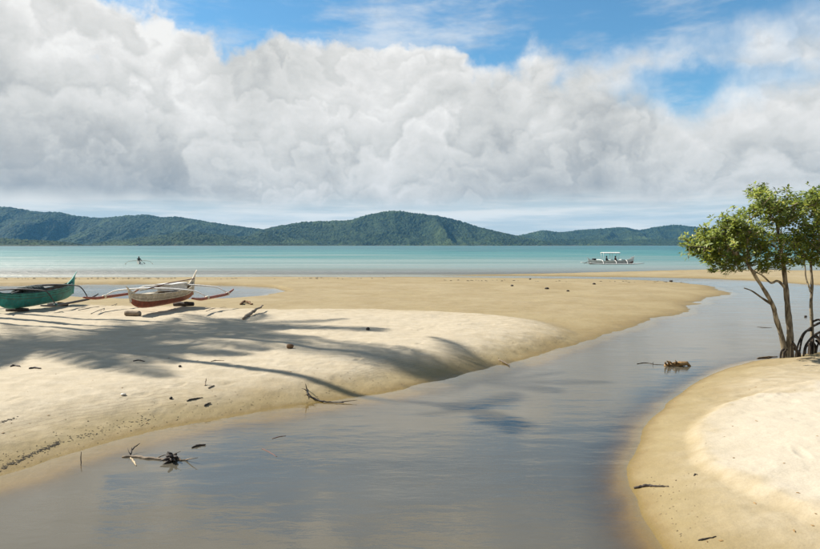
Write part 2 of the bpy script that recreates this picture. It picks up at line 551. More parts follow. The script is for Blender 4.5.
rdry_poly = soft(line_px([(1000, 372), (900, 374), (820, 379), (745, 388), (712, 398), (700, 412), (704, 430), (728, 452), (762, 474),
                          (820, 503), (900, 548)], 0.45)) + [(12, 3.0), (20, 6), (30, 10)]
strip_poly = soft(line_px([(455, 275.4), (560, 273.2), (640, 271.4), (700, 269.8), (760, 270), (820, 270.8), (1000, 271)])) + [
    (220, 66), (220, 44)] + soft(line_px([(1000, 291), (900, 288), (820, 285), (780, 282.4), (740, 280.2), (690, 278.4), (640, 277.2), (560, 276.2)]))


def terrain(X, Y):
    dm = sdist(X, Y, main_poly); dp = sdist(X, Y, pool_poly); dd = sdist(X, Y, dry_poly)
    dr = sdist(X, Y, right_poly); drd = sdist(X, Y, rdry_poly); ds = sdist(X, Y, strip_poly)
    wob = fbm(X * 0.9, Y * 0.9, 4) * 0.5 + fbm(X * 0.18, Y * 0.18, 3) * 0.9
    dm2 = dm + wob * np.clip(Y / 30, 0.22, 1.0); dr2 = dr + wob * 0.14; ds2 = ds + wob * 0.8; dp2 = dp + wob * 0.7

    def shelf(d):                                   # under water: a sandy ledge, then the channel
        e = np.maximum(-d, 0)
        return -(0.075 * np.minimum(e, 1.6) + 0.62 * sstep(0.40, 2.2, e))
    def bevel(d):                                   # under water beside the right bank: an even slope
        e = np.maximum(-d, 0)
        return -(0.22 * np.minimum(e, 1.0) + 0.42 * sstep(0.3, 2.2, e))
    def low(d, top, k):
        e = np.maximum(d, 0)
        return top * (1 - np.exp(-e / k))
    hm = np.where(dm2 > 0, low(dm2, 0.13, 1.6), shelf(dm2))
    ramp = 1 - np.exp(-(np.maximum(dm2 - 0.05, 0) / 0.95) ** 1.4)
    hm = hm + (0.26 * sstep(-0.8, 1.4, dd + wob * 0.4) + 0.06 * sstep(1, 9, dd)) * ramp
    inland = sstep(-14, -40, X) * sstep(52, 30, Y) * sstep(0, 6, dd)
    hm = hm + inland * 1.0
    hr = np.where(dr2 > 0, low(dr2, 0.40, 1.5), bevel(dr2))
    hr = hr + np.where(dr2 > 0, 0.075 * sstep(-0.12, 0.16, drd + wob * 0.3) + 0.05 * sstep(0, 3, drd), 0)
    hr = hr + np.where(dr2 > 0, 0.75 * sstep(6.0, 1.5, Y) * sstep(0.6, 3.0, dr2), 0)
    hs = np.where(ds2 > 0, low(ds2, 0.16, 2.0), shelf(ds2 * 0.8))
    h = np.maximum(np.maximum(hm, hr), hs)
    h = np.where(dp2 > -2.5, np.minimum(h, np.where(dp2 > 0, -0.05 - 0.06 * np.minimum(dp2, 3), 0.30 * sstep(0, 2.5, -dp2) - 0.02 + np.maximum(0, h) * sstep(0.0, 2.5, -dp2))), h)
    sea = sstep(56, 66, Y) * (h < 0)
    deep = np.interp(Y, [0, 60, 70, 81, 110, 146, 276, 500, 900], [0, 0, 0.25, 0.8, 1.7, 2.5, 4.2, 6.0, 7.5])
    h = np.where(sea > 0, np.minimum(h, -0.02) * (1 - sea) + sea * np.maximum(h, -0.05) - sea * deep, h)
    rel = fbm(X * 0.55 + 4, Y * 0.75, 5, 0.55) * 0.058 + fbm(X * 3.1, Y * 3.1, 3) * 0.012
    damp = np.where(h > 0.0, 0.10 + 0.9 * sstep(0.0, 0.2, h), 0.10 + 0.4 * sstep(0.08, 0.4, -h))
    return h + rel * damp * (Y < 140), drd, dd


def ys_rows():
    a = np.concatenate([[-320, -180, -110, -70, -45, -30, -20, -13, -8, -4.5, -2, 0, 1.2, 2.2, 3.0, 3.7, 4.3, 4.8]])
    b = 5.2 * np.exp(np.linspace(0, math.log(85 / 5.2), 640))
    c = 85 * np.exp(np.linspace(0, math.log(9200 / 85), 90))[1:]
    return np.concatenate([a, b, c])


def s_cols():
    a = np.linspace(-0.66, 0.66, 700)
    k = 0.66 + np.cumsum(np.geomspace(0.003, 1.9, 44))
    return np.concatenate([-k[::-1], a, k])


def fan(rows, cols):
    spread = np.maximum(rows, 0) + 1.2 + np.maximum(-rows, 0) * 0.8 + 4.0 * np.exp(-np.maximum(rows, 0) / 4.0)
    X = np.clip(cols[None, :] * spread[:, None], -11000, 11000)
    Y = np.repeat(rows[:, None], len(cols), 1)
    return X, Y


def build_land_and_water():
    rows, cols = ys_rows(), s_cols()
    X, Y = fan(rows, cols)
    H, drd, dd = terrain(X, Y)
    rnd = random.Random(41)
    trails = [([(-6.5, 9.6), (-4.2, 11.6), (-1.8, 13.6), (0.3, 16.2)], 0.62), ([(-13.5, 21.5), (-9.5, 19.0), (-5.0, 17.6), (-1.0, 18.4), (2.0, 20.5)], 0.66),
              ([(9.6, 14.0), (7.8, 11.0), (6.4, 8.6), (5.6, 6.6), (5.4, 5.2)], 0.64), ([(8.2, 8.0), (6.9, 9.4), (5.6, 10.4)], 0.6)]
    def dent(cx, cy, ang, a, b, dep):
        i0, i1 = np.searchsorted(rows, cy - a * 2.2), np.searchsorted(rows, cy + a * 2.2)
        xs, ys = X[i0:i1] - cx, Y[i0:i1] - cy
        u = (xs * math.cos(ang) + ys * math.sin(ang)) / a; v = (-xs * math.sin(ang) + ys * math.cos(ang)) / b
        q = u * u + v * v
        H[i0:i1] += (-dep * np.exp(-q * 1.2) + 0.45 * dep * np.exp(-((np.sqrt(q) - 1.35) ** 2) * 9)) * (H[i0:i1] > 0.10)
    for pts, step in trails:
        line = smooth_line([Vector((px, py, 0)) for px, py in pts], 12)
        acc, side = 0.0, 1
        for p, q in zip(line, line[1:]):
            acc += (q - p).length
            if acc > step * rnd.uniform(0.85, 1.15):
                acc = 0.0; side = -side
                d = (q - p).normalized()
                c = q + Vector((-d.y, d.x, 0)) * 0.11 * side
                dent(c.x + rnd.gauss(0, .03), c.y + rnd.gauss(0, .03), math.atan2(d.y, d.x) + rnd.gauss(0, .15), 0.15, 0.065, rnd.uniform(0.010, 0.024))
    for k in range(260):                                # old scuffs, wind-softened
        cx, cy = rnd.uniform(-12, 3), rnd.uniform(9, 26)
        if k % 4 == 0: cx, cy = rnd.uniform(4.0, 11), rnd.uniform(6, 15)
        dent(cx, cy, rnd.uniform(0, 3.1), rnd.uniform(0.10, 0.22), rnd.uniform(0.06, 0.12), rnd.uniform(0.004, 0.014))
    dry = sstep(-0.02, 0.25, drd + 0.5 * fbm(X * 2.0, Y * 2.0, 3)) * (X > 0) + 0.35 * sstep(0.5, 4, dd) * sstep(34, 22, Y)
    o = np_mesh('sand', np.stack([X, Y, H], -1).reshape(-1, 3), grid_faces(*X.shape), mat_sand(), {'dryness': dry.ravel()})
    tag(o, kind='structure')
    sr = np.unique(np.concatenate([np.arange(0, len(rows), 3), [len(rows) - 1]]))
    sc = np.unique(np.concatenate([np.arange(0, len(cols), 3), [len(cols) - 1]]))
    Xw, Yw, Hw = X[np.ix_(sr, sc)], Y[np.ix_(sr, sc)], H[np.ix_(sr, sc)]
    Zw = np.zeros_like(Xw)
    o = np_mesh('water', np.stack([Xw, Yw, Zw], -1).reshape(-1, 3), grid_faces(*Xw.shape), mat_water(),
                {'depth': np.maximum(-Hw, 0).ravel()})
    tag(o, kind='structure')
    return X, Y, H, rows, cols


GX, GY, GH, GROWS, GCOLS = build_land_and_water()


def ground_many(x, y):
    """height of the built sand mesh (bilinear between its vertices)"""
    x, y = np.asarray(x, float), np.asarray(y, float)
    spread = np.maximum(y, 0) + 1.2 + np.maximum(-y, 0) * 0.8 + 4.0 * np.exp(-np.maximum(y, 0) / 4.0)
    fi = np.interp(y, GROWS, np.arange(len(GROWS))); fj = np.interp(x / spread, GCOLS, np.arange(len(GCOLS)))
    i = np.clip(fi.astype(int), 0, len(GROWS) - 2); j = np.clip(fj.astype(int), 0, len(GCOLS) - 2)
    u, v = fi - i, fj - j
    return (GH[i, j] * (1 - u) * (1 - v) + GH[i + 1, j] * u * (1 - v) + GH[i, j + 1] * (1 - u) * v + GH[i + 1, j + 1] * u * v)


def ground_z(x, y):
    return float(ground_many(x, y))


def on_ground(px, py):
    """where the sight line of a pixel meets the sand or the water"""
    z = 0.3
    for _ in range(12):
        p = on_z(px, py, z)
        z = max(ground_z(p.x, p.y), 0.0) * 0.7 + z * 0.3
    return on_z(px, py, z)


# ------------------------------------------------------------------ hills across the bay
def hill_range(outline, D, depth, seed, front=0.55, res=6.0, tree=9.0):
    fm = MATS.get('forested_hillside') or mat_forest()
    crest = D + depth * front
    xs_px = np.array([p[0] for p in outline], float); hs = []
    for px, py in outline:
        hs.append(max(0.0, at_y(px, py, crest).z))
    wx = np.array([at_y(px, 240, crest).x for px in xs_px])
    X = np.arange(wx[0] - 60, wx[-1] + 60, res)
    V = np.linspace(0, 1, 110)
    ridge = np.interp(X, wx, np.array(hs))
    k = np.hanning(23)[1:-1]; k /= k.sum()
    ridge = np.convolve(np.pad(ridge, 10, 'edge'), k, 'valid')
    ridge = ridge + fbm(X / 150 + seed, X * 0 + seed, 3) * 10 * np.clip(ridge / 60, 0, 1)
    XX, VV = np.meshgrid(X, V)
    YY = D + depth * VV + 0.0 * XX
    bend = fbm(XX / 700 + seed, VV * 2, 2) * 220
    rid = 1 - 2.0 * np.abs(vnoise((XX + bend) / 330 + seed * 7, VV * 0.9 + seed)) - 0.8 * np.abs(vnoise((XX + bend) / 130 + seed * 3, VV * 2.2))
    u = np.where(VV < front, VV / front, 1 - (VV - front) / (1 - front))
    u = np.clip(u, 0, 1)
    fade = np.sin(np.pi * u ** 0.85) * (VV < front)
    Z = ridge[None, :] * (u ** 1.05 + fade * (rid - 0.72) * 0.75)
    Z = np.minimum(Z, ridge[None, :] * (0.15 + 0.85 * u) + 3)
    Z = Z + tree * np.random.RandomState(int(seed * 10)).rand(*Z.shape) * np.clip(Z / 8, 0, 1)
    Z = Z + 16 * fbm(XX / 90 + 5 * seed, YY / 90, 3) * np.clip(Z / 60, 0, 1) * np.clip(1.05 - u, 0.1, 1)
    Z = np.where(Z < 0.2, 0.2 + 0 * Z, Z)
    Z[0, :] = -3; Z[-1, :] = -3; Z[:, 0] = -3; Z[:, -1] = -3
    Z = np.where((ridge[None, :] < 1.0), -3, Z)
    o = np_mesh('hills', np.stack([XX, YY, Z], -1).reshape(-1, 3), grid_faces(*XX.shape), fm)
    return tag(o, kind='structure')


hill_range([(-260, 214), (-160, 207), (-80, 203), (-20, 205), (0, 207), (9, 207.5), (30, 211.5), (62, 212.5), (72, 215), (95, 218.5), (118, 217),
            (130, 216.5), (143, 215), (160, 217.5), (180, 216.5), (205, 221.5), (230, 226), (262, 230), (290, 236), (330, 247)], 4300, 1700, 1.3)
hill_range([(225, 247), (250, 238), (264, 229.5), (285, 226), (300, 223), (320, 221.5), (350, 221.5), (357, 218), (375, 213.5), (392, 210.5),
            (402, 211), (410, 212.5), (425, 214.5), (440, 216), (455, 220), (475, 226.5), (495, 231.5), (515, 236), (548, 247)], 3500, 1500, 2.7)
hill_range([(490, 247), (515, 237), (538, 231), (560, 232.5), (580, 230.5), (605, 228.5), (625, 228), (640, 231), (655, 227.5),
            (675, 224.5), (690, 226.5), (720, 231), (760, 233), (820, 236), (900, 239), (1000, 247)], 4700, 1500, 4.1)
hill_range([(95, 247), (130, 241), (160, 235), (186, 231.5), (210, 235), (245, 239), (290, 243), (330, 247)], 3200, 1000, 5.9)
hill_range([(480, 247), (520, 243), (560, 240), (620, 241), (680, 239), (740, 242), (800, 247)], 4000, 800, 7.7)
hill_range([(-160, 239), (-40, 239.5), (0, 239.8), (32, 241.3), (62, 242.8), (78, 247)], 2300, 500, 8.8)


# ------------------------------------------------------------------ sea air between here and the hills
def build_haze():
    mb = MB()
    mb.box((0, 4500, 205), (23000, 9800, 430))
    m, N, out = newmat('sea_air')
    pv = N.node('ShaderNodeVolumePrincipled')
    pv.inputs['Color'].default_value = (0.20, 0.58, 1.0, 1)
    pv.inputs['Density'].default_value = 0.000037
    pv.inputs['Anisotropy'].default_value = 0.0
    N.t.links.new(pv.outputs[0], out.inputs['Volume'])
    o = mb.build('haze', m, smooth=False)
    tag(o, kind='stuff')
    o['label'] = 'thin blue sea air over the bay in front of the hills'
    o['category'] = 'haze'


build_haze()


# ------------------------------------------------------------------ mangrove trees
def mat_leaf(name, lit, dark, yellow):
    m, N, out = newmat(name)
    r = N.node('ShaderNodeAttribute', attribute_name='tone').outputs['Fac']
    col = N.mix(N.rng(r, 0.0, 0.8, interp='LINEAR'), dark, lit)
    col = N.mix(N.rng(r, 0.86, 1.0), col, yellow)
    p = N.node('ShaderNodeBsdfPrincipled')
    N.put(p.inputs['Base Color'], col); p.inputs['Roughness'].default_value = 0.5
    p.inputs['Specular IOR Level'].default_value = 0.3
    tl = N.node('ShaderNodeBsdfTranslucent')
    N.put(tl.inputs['Color'], N.mix(0.5, col, (0.16, 0.20, 0.02)))
    N.t.links.new(N.mixsh(0.22, p.outputs[0], tl.outputs[0]), out.inputs['Surface'])
    return m


def mat_bark(name, a, b, stretch=(1, 1, 0.25), scale=14.0):
    m, N, out = newmat(name)
    co = N.v('MULTIPLY', N.node('ShaderNodeTexCoord').outputs['Object'], stretch)
    n = N.noise(co, scale, 6, 0.65)
    col = N.mix(N.rng(n, 0.35, 0.65), a, b)
    col = N.mix(N.rng(N.noise(co, scale * 0.35, 3, 0.5), 0.52, 0.60, 0.0, 0.7), col, tuple(x * 1.7 for x in b))
    principled(N, out, col, 0.9, N.bump(n, 0.8, 0.02), 0.2)
    return m


M_LEAF = mat_leaf('mangrove_leaf', (0.23, 0.265, 0.030), (0.042, 0.075, 0.012), (0.42, 0.38, 0.06))
M_BARK = mat_bark('mangrove_bark', (0.075, 0.058, 0.038), (0.26, 0.215, 0.145))
M_ROOT = mat_bark('mangrove_root', (0.018, 0.014, 0.011), (0.06, 0.045, 0.032))


def leaf_geo(VS, FS, TS, base, axis, nrm, L, W, tone):
    side = axis.cross(nrm)
    if side.length < 1e-4:
        return
    side.normalize(); nrm = side.cross(axis).normalized()
    n = len(VS)
    fold = nrm * (W * 0.16)
    VS.extend([base, base + axis * (0.45 * L) + side * (W / 2) + fold, base + axis * L - nrm * (L * 0.12),
               base + axis * (0.45 * L) - side * (W / 2) + fold, base + axis * (0.5 * L)])
    FS.extend([(n, n + 1, n + 4), (n + 1, n + 2, n + 4), (n, n + 4, n + 3), (n + 4, n + 2, n + 3)])
    TS.extend([tone] * 5)


def build_crown(parent, rnd, tips, name='crown', leaf=(0.065, 0.135), n=(6, 11)):
    VS, FS, TS = [], [], []
    for p, out_dir in tips:
        base_tone = rnd.uniform(0.15, 0.8)
        k = rnd.randint(*n)
        up = (out_dir * 0.55 + Vector((rnd.uniform(-.5, .5), rnd.uniform(-.5, .5), rnd.uniform(0.2, 1.0)))).normalized()
        s0 = up.orthogonal().normalized(); s1 = up.cross(s0)
        ph = rnd.random() * 6.28
        for i in range(k):
            a = ph + i * 2.4
            lift = rnd.uniform(-0.15, 0.95)
            ax = ((s0 * math.cos(a) + s1 * math.sin(a)) + up * lift).normalized()
            L = rnd.uniform(*leaf)
            tone = min(1.0, max(0.0, base_tone + rnd.uniform(-0.25, 0.25) + (0.3 if rnd.random() < 0.06 else 0)))
            leaf_geo(VS, FS, TS, p + ax * 0.012 + up * rnd.uniform(-0.05, 0.05), ax, (up + ax * -0.3).normalized(), L, L * 0.46, tone)
    o = np_mesh(name, np.array([tuple(v) for v in VS]), np.array(FS), M_LEAF, {'tone': TS}, smooth=False)
    o.parent = parent
    tag(o, kind='stuff')
    return o


def grow(mb, rnd, roots, pts, r_tip=0.007, max_r=0.05):
    """join every leafy tip to the nearest point of the growing skeleton and thicken by load"""
    nodes = [Vector(p) for p in roots]; par = [-1] * len(nodes)
    arr = np.array([tuple(p) for p in nodes])
    pts = sorted(pts, key=lambda p: min((p - q).length for q in roots))
    for p in pts:
        d = np.linalg.norm(arr - np.array(p), axis=1)
        j = int(np.argmin(d))
        q = nodes[j]
        chain = j
        L = (p - q).length
        steps = max(1, int(L / 0.22))
        for s in range(1, steps + 1):
            t = s / steps
            w = q.lerp(p, t) + Vector((0, 0, -0.10 * L * math.sin(math.pi * t))) + Vector((rnd.gauss(0, 1), rnd.gauss(0, 1), rnd.gauss(0, 1))) * 0.018 * (t < 1)
            nodes.append(w); par.append(chain); chain = len(nodes) - 1
            arr = np.vstack([arr, np.array(w)])
    load = [0.0] * len(nodes)
    kids = [0] * len(nodes)
    for i in range(len(nodes) - 1, -1, -1):
        if par[i] >= 0:
            if load[i] == 0: load[i] = 1.0
            load[par[i]] += load[i]; kids[par[i]] += 1
    rad = [min(max_r, r_tip * (max(l, 1.0) ** 0.40)) for l in load]
    for i, q in enumerate(par):
        if q >= 0:
            mb.tube([nodes[q], nodes[i]], [min(rad[q], rad[i] * 1.25), rad[i]], 5, caps=False)
    return nodes


def in_poly(px, py, poly):
    c = False
    for (x0, y0), (x1, y1) in zip(poly, poly[1:] + poly[:1]):
        if (y0 > py) != (y1 > py) and px < (x1 - x0) * (py - y0) / (y1 - y0) + x0:
            c = not c
    return c


def mangrove(label, base_px, Y0, stems, sil, ntips, depth, seed, roots):
    rnd = random.Random(seed)
    b = at_y(base_px[0], base_px[1], Y0)
    g = ground_z(b.x, b.y)
    root = empty('mangrove_tree', (b.x, b.y, g))
    tag(root, label, 'tree')
    off = Vector((b.x, b.y, g))
    ends = []
    for pts, r0, r1, yoff in stems:
        path = [at_y(px, py, Y0 + yo) - off for (px, py), yo in zip(pts, yoff)]
        if pts[0][1] > 345: path[0].z = -0.12
        path = smooth_line(path, 5)
        mb = MB()
        n = len(path)
        rr = [r0 + (r1 - r0) * (i / (n - 1)) + 0.005 * math.sin(i * 1.1 + seed) * (r0 / 0.1) + 0.6 * r0 * math.exp(-i / 1.6) for i in range(n)]
        mb.tube(path, rr, 9, rough=0.07, rnd=rnd)
        mb.build('trunk', M_BARK, root)
        ends += path[int(n * 0.62):]
    # leafy tips fill the outline as layered pads
    tips = []
    x0, x1 = min(p[0] for p in sil), max(p[0] for p in sil)
    y0, y1 = min(p[1] for p in sil), max(p[1] for p in sil)
    pads = []
    for _ in range(4000):
        px, py = rnd.uniform(x0, x1), rnd.uniform(y0, y1)
        if in_poly(px, py, sil) and len(pads) < ntips // 14:
            t = (px - x0) / (x1 - x0)
            dep = depth * math.sqrt(max(0.08, 1 - (2 * t - 1) ** 2)) * rnd.uniform(-1, 1)
            pads.append((px, py, dep))
    guard = 0
    while len(tips) < ntips and guard < 60000:
        guard += 1
        px, py, dep = rnd.choice(pads)
        px += rnd.gauss(0, 7.0); py += rnd.gauss(0, 3.6)
        if not in_poly(px, py, sil) and rnd.random() < 0.55:
            continue
        p = at_y(px, py, Y0 + dep + rnd.gauss(0, 0.20)) - off
        out_dir = (p - Vector((0, 0, p.z - 0.8)))
        tips.append((p, out_dir.normalized()))
    mb = MB()
    skel = [t[0] for t in tips[::2]]
    grow(mb, rnd, ends, skel)
    tag(mb.build('branch', M_BARK, root), kind='stuff')
    build_crown(root, rnd, tips)
    for pts, r in roots:
        mb = MB()
        path = smooth_line([at_y(px, py, Y0 + yo) - off for px, py, yo in pts], 6)
        path[-1].z = min(path[-1].z, -0.1) if pts[-1][1] > 343 else path[-1].z
        n = len(path)
        mb.tube(path, [r * (1.15 - 0.35 * i / n) for i in range(n)], 7, rough=0.08, rnd=rnd)
        mb.build('prop_root', M_ROOT, root)
    # stub roots crowd round the foot
    for k in range(9):
        mb = MB()
        a = rnd.uniform(0, 6.28); d = rnd.uniform(0.10, 0.30)
        e = Vector((math.cos(a) * d, math.sin(a) * d, -0.12)); s = Vector((e.x * 0.35, e.y * 0.35, rnd.uniform(0.18, 0.5)))
        mid = (s + e) * 0.5 + Vector((e.x * 0.25, e.y * 0.25, 0.08))
        pr = rnd.uniform(0.018, 0.036)
        mb.tube(smooth_line([s, mid, e], 4), pr, 6, rough=0.1, rnd=rnd)
        mb.build('prop_root', M_ROOT, root)
    return root


MY = on_z(787, 357, 0.10).y
sil_a = [(688, 243), (690, 234), (703, 229), (712, 231), (722, 221), (733, 222), (741, 211), (752, 209), (757, 202), (752, 195), (760, 189),
         (772, 193), (777, 190), (786, 198), (797, 193), (806, 200), (808, 224), (806, 246), (800, 262), (788, 274), (778, 266), (768, 273), (754, 269), (743, 268), (736, 272), (724, 271),
         (711, 269), (699, 266), (700, 258), (690, 251)]
mangrove('two stemmed green mangrove leaning left over the creek mouth', (788, 357), MY,
         [([(787, 357), (782, 338), (776, 318), (773, 306), (766, 293), (757, 279), (746, 262), (735, 252)], 0.070, 0.026, [0, 0, 0, -.05, -.1, -.15, -.1, 0]),
          ([(789, 357), (790, 335), (788, 312), (786, 290), (784, 270), (781, 250), (778, 232)], 0.088, 0.030, [0, 0, .05, .1, .1, .15, .2]),
          ([(773, 305), (762, 298), (752, 291), (744, 288)], 0.030, 0.012, [0, .1, .2, .25]),
          ([(787, 290), (778, 281), (771, 283), (763, 276), (754, 271)], 0.032, 0.014, [.1, .05, 0, 0, -.1])],
         sil_a, 1650, 1.25, 11, [])
sil_b = [(798, 262), (800, 240), (800, 215), (796, 200), (806, 196), (812, 189), (822, 193), (834, 186), (850, 190), (866, 198), (880, 212), (890, 232),
         (884, 250), (868, 262), (850, 258), (838, 268), (824, 262), (812, 268)]
mangrove('slender mangrove with dark arching prop roots beside the larger two stemmed one', (812, 352), MY + 0.75,
         [([(812, 353), (812, 330), (811, 305), (812, 285), (811, 262), (814, 240)], 0.048, 0.026, [0, 0, 0, 0.05, .05, .1]),
          ([(811, 292), (806, 278), (805, 266), (803, 252)], 0.020, 0.012, [0, .1, .15, .2])],
         sil_b, 1250, 1.1, 23,
         [([(812, 322, 0), (820, 320, -.3), (830, 330, -.5), (838, 352, -.6)], 0.024), ([(812, 330, 0), (805, 332, -.25), (799, 342, -.4), (795, 358, -.5)], 0.025),
          ([(826, 320, .2), (812, 327, .0), (803, 336, -.2), (799, 354, -.3)], 0.028), ([(828, 328, .1), (815, 335, -.2), (806, 345, -.4), (803, 358, -.5)], 0.028),
          ([(812, 336, 0), (819, 340, .3), (824, 354, .5)], 0.022), ([(830, 318, .3), (822, 330, .2), (818, 344, 0), (815, 357, -.1)], 0.024)])


# ------------------------------------------------------------------ coconut palms left of the view; their shadows cross the bank
M_TRUNK = mat_bark('palm_bark', (0.10, 0.085, 0.065), (0.22, 0.19, 0.15), (1, 1, 3.0), 9.0)
M_FROND = simple('palm_frond', (0.05, 0.085, 0.018), 0.5, 0.3, 3.0, 0.1, 30.0)
M_NUT = simple('green_coconut', (0.13, 0.12, 0.03), 0.5, 0.2)


def frond_mesh(seed, L=4.3, droop=1.0):
    rnd = random.Random(seed)
    mb = MB()
    n = 22
    spine = []
    for i in range(n + 1):
        t = i / n
        spine.append(Vector((L * (t - 0.10 * t * t * droop), 0.0, L * (0.34 * t - 0.62 * droop * t * t))))
    mb.tube(spine, [0.035 * (1 - 0.85 * i / n) for i in range(n + 1)], 4)
    for i in range(2, 2 * n):
        t = i / (2 * n)
        p = spine[i // 2].lerp(spine[min(n, i // 2 + 1)], (i % 2) * 0.5)
        ln = 0.95 * math.sin(math.pi * min(1.0, t * 0.86 + 0.14)) ** 0.6 + 0.12
        for s in (-1, 1):
            tip = p + Vector((ln * 0.45, s * ln * rnd.uniform(0.62, 0.8), -ln * rnd.uniform(0.30, 0.62)))
            w = 0.035
            mid = p.lerp(tip, 0.5) + Vector((0, 0, 0.07 * ln))
            a = [p + Vector((-w, 0, 0)), p + Vector((w, 0, 0)), mid + Vector((w * 0.9, 0, 0)), tip, mid - Vector((w * 0.9, 0, 0))]
            mb.add(a, [(0, 1, 2, 4), (4, 2, 3)])
    me = bpy.data.meshes.new('frond')
    me.from_pydata(mb.v, [], mb.f); me.update()
    me.materials.append(M_FROND)
    return me


FRONDS = [frond_mesh(1, 4.3, 0.55), frond_mesh(2, 4.5, 0.95), frond_mesh(3, 4.0, 1.35)]


def palm(label, shadow_px, h, seed, lean, nf=20, size=1.0, fan_yaw=None, fan_out=1.75):
    """a palm placed so that its crown's shadow falls where the photograph shows it"""
    rnd = random.Random(seed)
    g = on_ground(*shadow_px)
    crown = g + SUN * ((h - g.z) / SUN.z)
    bx, by = crown.x + lean[0], crown.y + lean[1]
    bz = ground_z(bx, by)
    root = empty('coconut_palm', (bx, by, bz))
    tag(root, label, 'palm', 'coconut palms left of the view')
    top = crown - Vector((bx, by, bz))
    path = []
    for i in range(22):
        t = i / 21
        path.append(Vector((top.x * t ** 1.6, top.y * t ** 1.6, top.z * t - (0.2 if i == 0 else 0))))
    mb = MB()
    mb.tube(path, [0.15 + 0.13 * math.exp(-i / 1.5) - 0.002 * i for i in range(22)], 10, rough=0.04, rnd=rnd)
    mb.build('trunk', M_TRUNK, root)
    for k in range(nf):
        el = rnd.choice((0, 0, 1, 1, 2))
        o = bpy.data.objects.new('frond', FRONDS[el])
        COL.objects.link(o); o.parent = root
        o.location = top; o.scale = (size * (0.6 if fan_yaw is not None and k >= 6 else 1.0),) * 3
        yaw = k * 2.3999 + rnd.uniform(-.2, .2)
        if fan_yaw is not None:                            # fronds turned to one side to shape the shadow they cast
            yaw = fan_yaw + (2 * (k % 6) / 5 - 1 + rnd.uniform(-.08, .08)) * fan_out + (2.0 + 0.4 * k if k >= 6 else 0)
        o.rotation_euler = (rnd.uniform(-.3, .3), (-0.55, -0.1, 0.35)[el] + rnd.uniform(-.2, .2), yaw)
    for k in range(6):
        a = k * 1.05
        mb = MB()
        c = top + Vector((math.cos(a) * 0.24, math.sin(a) * 0.24, -0.25))
        mb.tube([c + Vector((0, 0, z)) for z in (-.14, -.10, 0, .10, .14)], [0.03, 0.09, 0.12, 0.08, 0.02], 8)
        mb.build('coconut', M_NUT, root)
    return root


palm('tall coconut palm whose frond shadows reach the creek edge', (472, 382), 17.0, 5, (0.4, 2.1), 11, 0.90, R(130), 0.90)
palm('tall coconut palm whose thin trunk shadow runs down to the creek', (474, 408), 16.0, 12, (-0.6, 0.6), 9, 0.40, R(-10), 1.6)
palm('tall coconut palm nearest the water on the left shore', (30, 346), 14.5, 6, (-0.8, 0.5), 22)
palm('tall coconut palm in the middle of the left shore', (120, 334), 14.9, 9, (-0.6, 1.1), 16)
palm('tall coconut palm standing farthest back on the left shore', (225, 325), 16.4, 7, (-1.5, 0.3), 14, 0.9)


# ------------------------------------------------------------------ outrigger boats
M_TEAL = simple('worn_teal_paint', (0.030, 0.235, 0.19), 0.55, 0.28, 5.0, 0.25, 30, dirt=(0.10, 0.13, 0.10))
M_TEALD = simple('dark_teal_paint', (0.012, 0.075, 0.065), 0.6, 0.25, 5.0)
M_CREAM = simple('weathered_cream_paint', (0.55, 0.47, 0.34), 0.6, 0.22, 5.0, 0.25, 30, dirt=(0.22, 0.17, 0.10))
M_RED = simple('faded_red_paint', (0.24, 0.065, 0.034), 0.6, 0.3, 6.0, 0.3, 30, dirt=(0.16, 0.06, 0.04))
M_WHITE = simple('weathered_white_paint', (0.62, 0.60, 0.55), 0.5, 0.12, 5.0, 0.15, 30, dirt=(0.40, 0.36, 0.30))
M_WOOD = simple('grey_driftwood', (0.20, 0.15, 0.10), 0.85, 0.4, 6.0, 0.6, 40, stretch=(1, 1, 1))
M_PALE = simple('bleached_wood', (0.40, 0.31, 0.19), 0.85, 0.35, 7.0, 0.6, 40)
M_DARKW = simple('wet_dark_wood', (0.035, 0.024, 0.016), 0.7, 0.5, 8.0, 0.7, 30)
M_BAMB = simple('bamboo', (0.30, 0.24, 0.14), 0.5, 0.25, 5.0, 0.15, 30)
M_DARKB = simple('dark_bamboo', (0.055, 0.048, 0.04), 0.6, 0.3, 5.0)
M_HULLIN = simple('bare_hull_planks', (0.14, 0.10, 0.065), 0.8, 0.35, 6.0, 0.5, 40)
M_DARK = simple('dark_cloth', (0.015, 0.016, 0.02), 0.9, 0.3, 6.0)
M_BROWN = simple('brown_red_paint', (0.11, 0.035, 0.022), 0.6, 0.3, 4.0)
M_SKIN = simple('brown_skin', (0.16, 0.085, 0.05), 0.55, 0.1, 8.0)
M_HAIR = simple('black_hair', (0.01, 0.009, 0.008), 0.6, 0.2)
M_NET = simple('fishing_net', (0.03, 0.045, 0.04), 0.95, 0.5, 20.0, 1.0, 60)


def hull_line(L, B, H, t, rise_b, rise_s):
    """half beam, keel height, sheer height at station t (-1 stern .. 1 bow)"""
    a = abs(t)
    b = 0.5 * B * max(0.0, 1 - a ** 2.4) ** 0.85 + 0.012
    k = 0.10 * H * a ** 2 + (0.55 if t > 0 else 0.35) * H * a ** 7
    s = H * (1 + 0.16 * a * a) + (rise_b if t > 0 else rise_s) * a ** 5
    return b, k, s


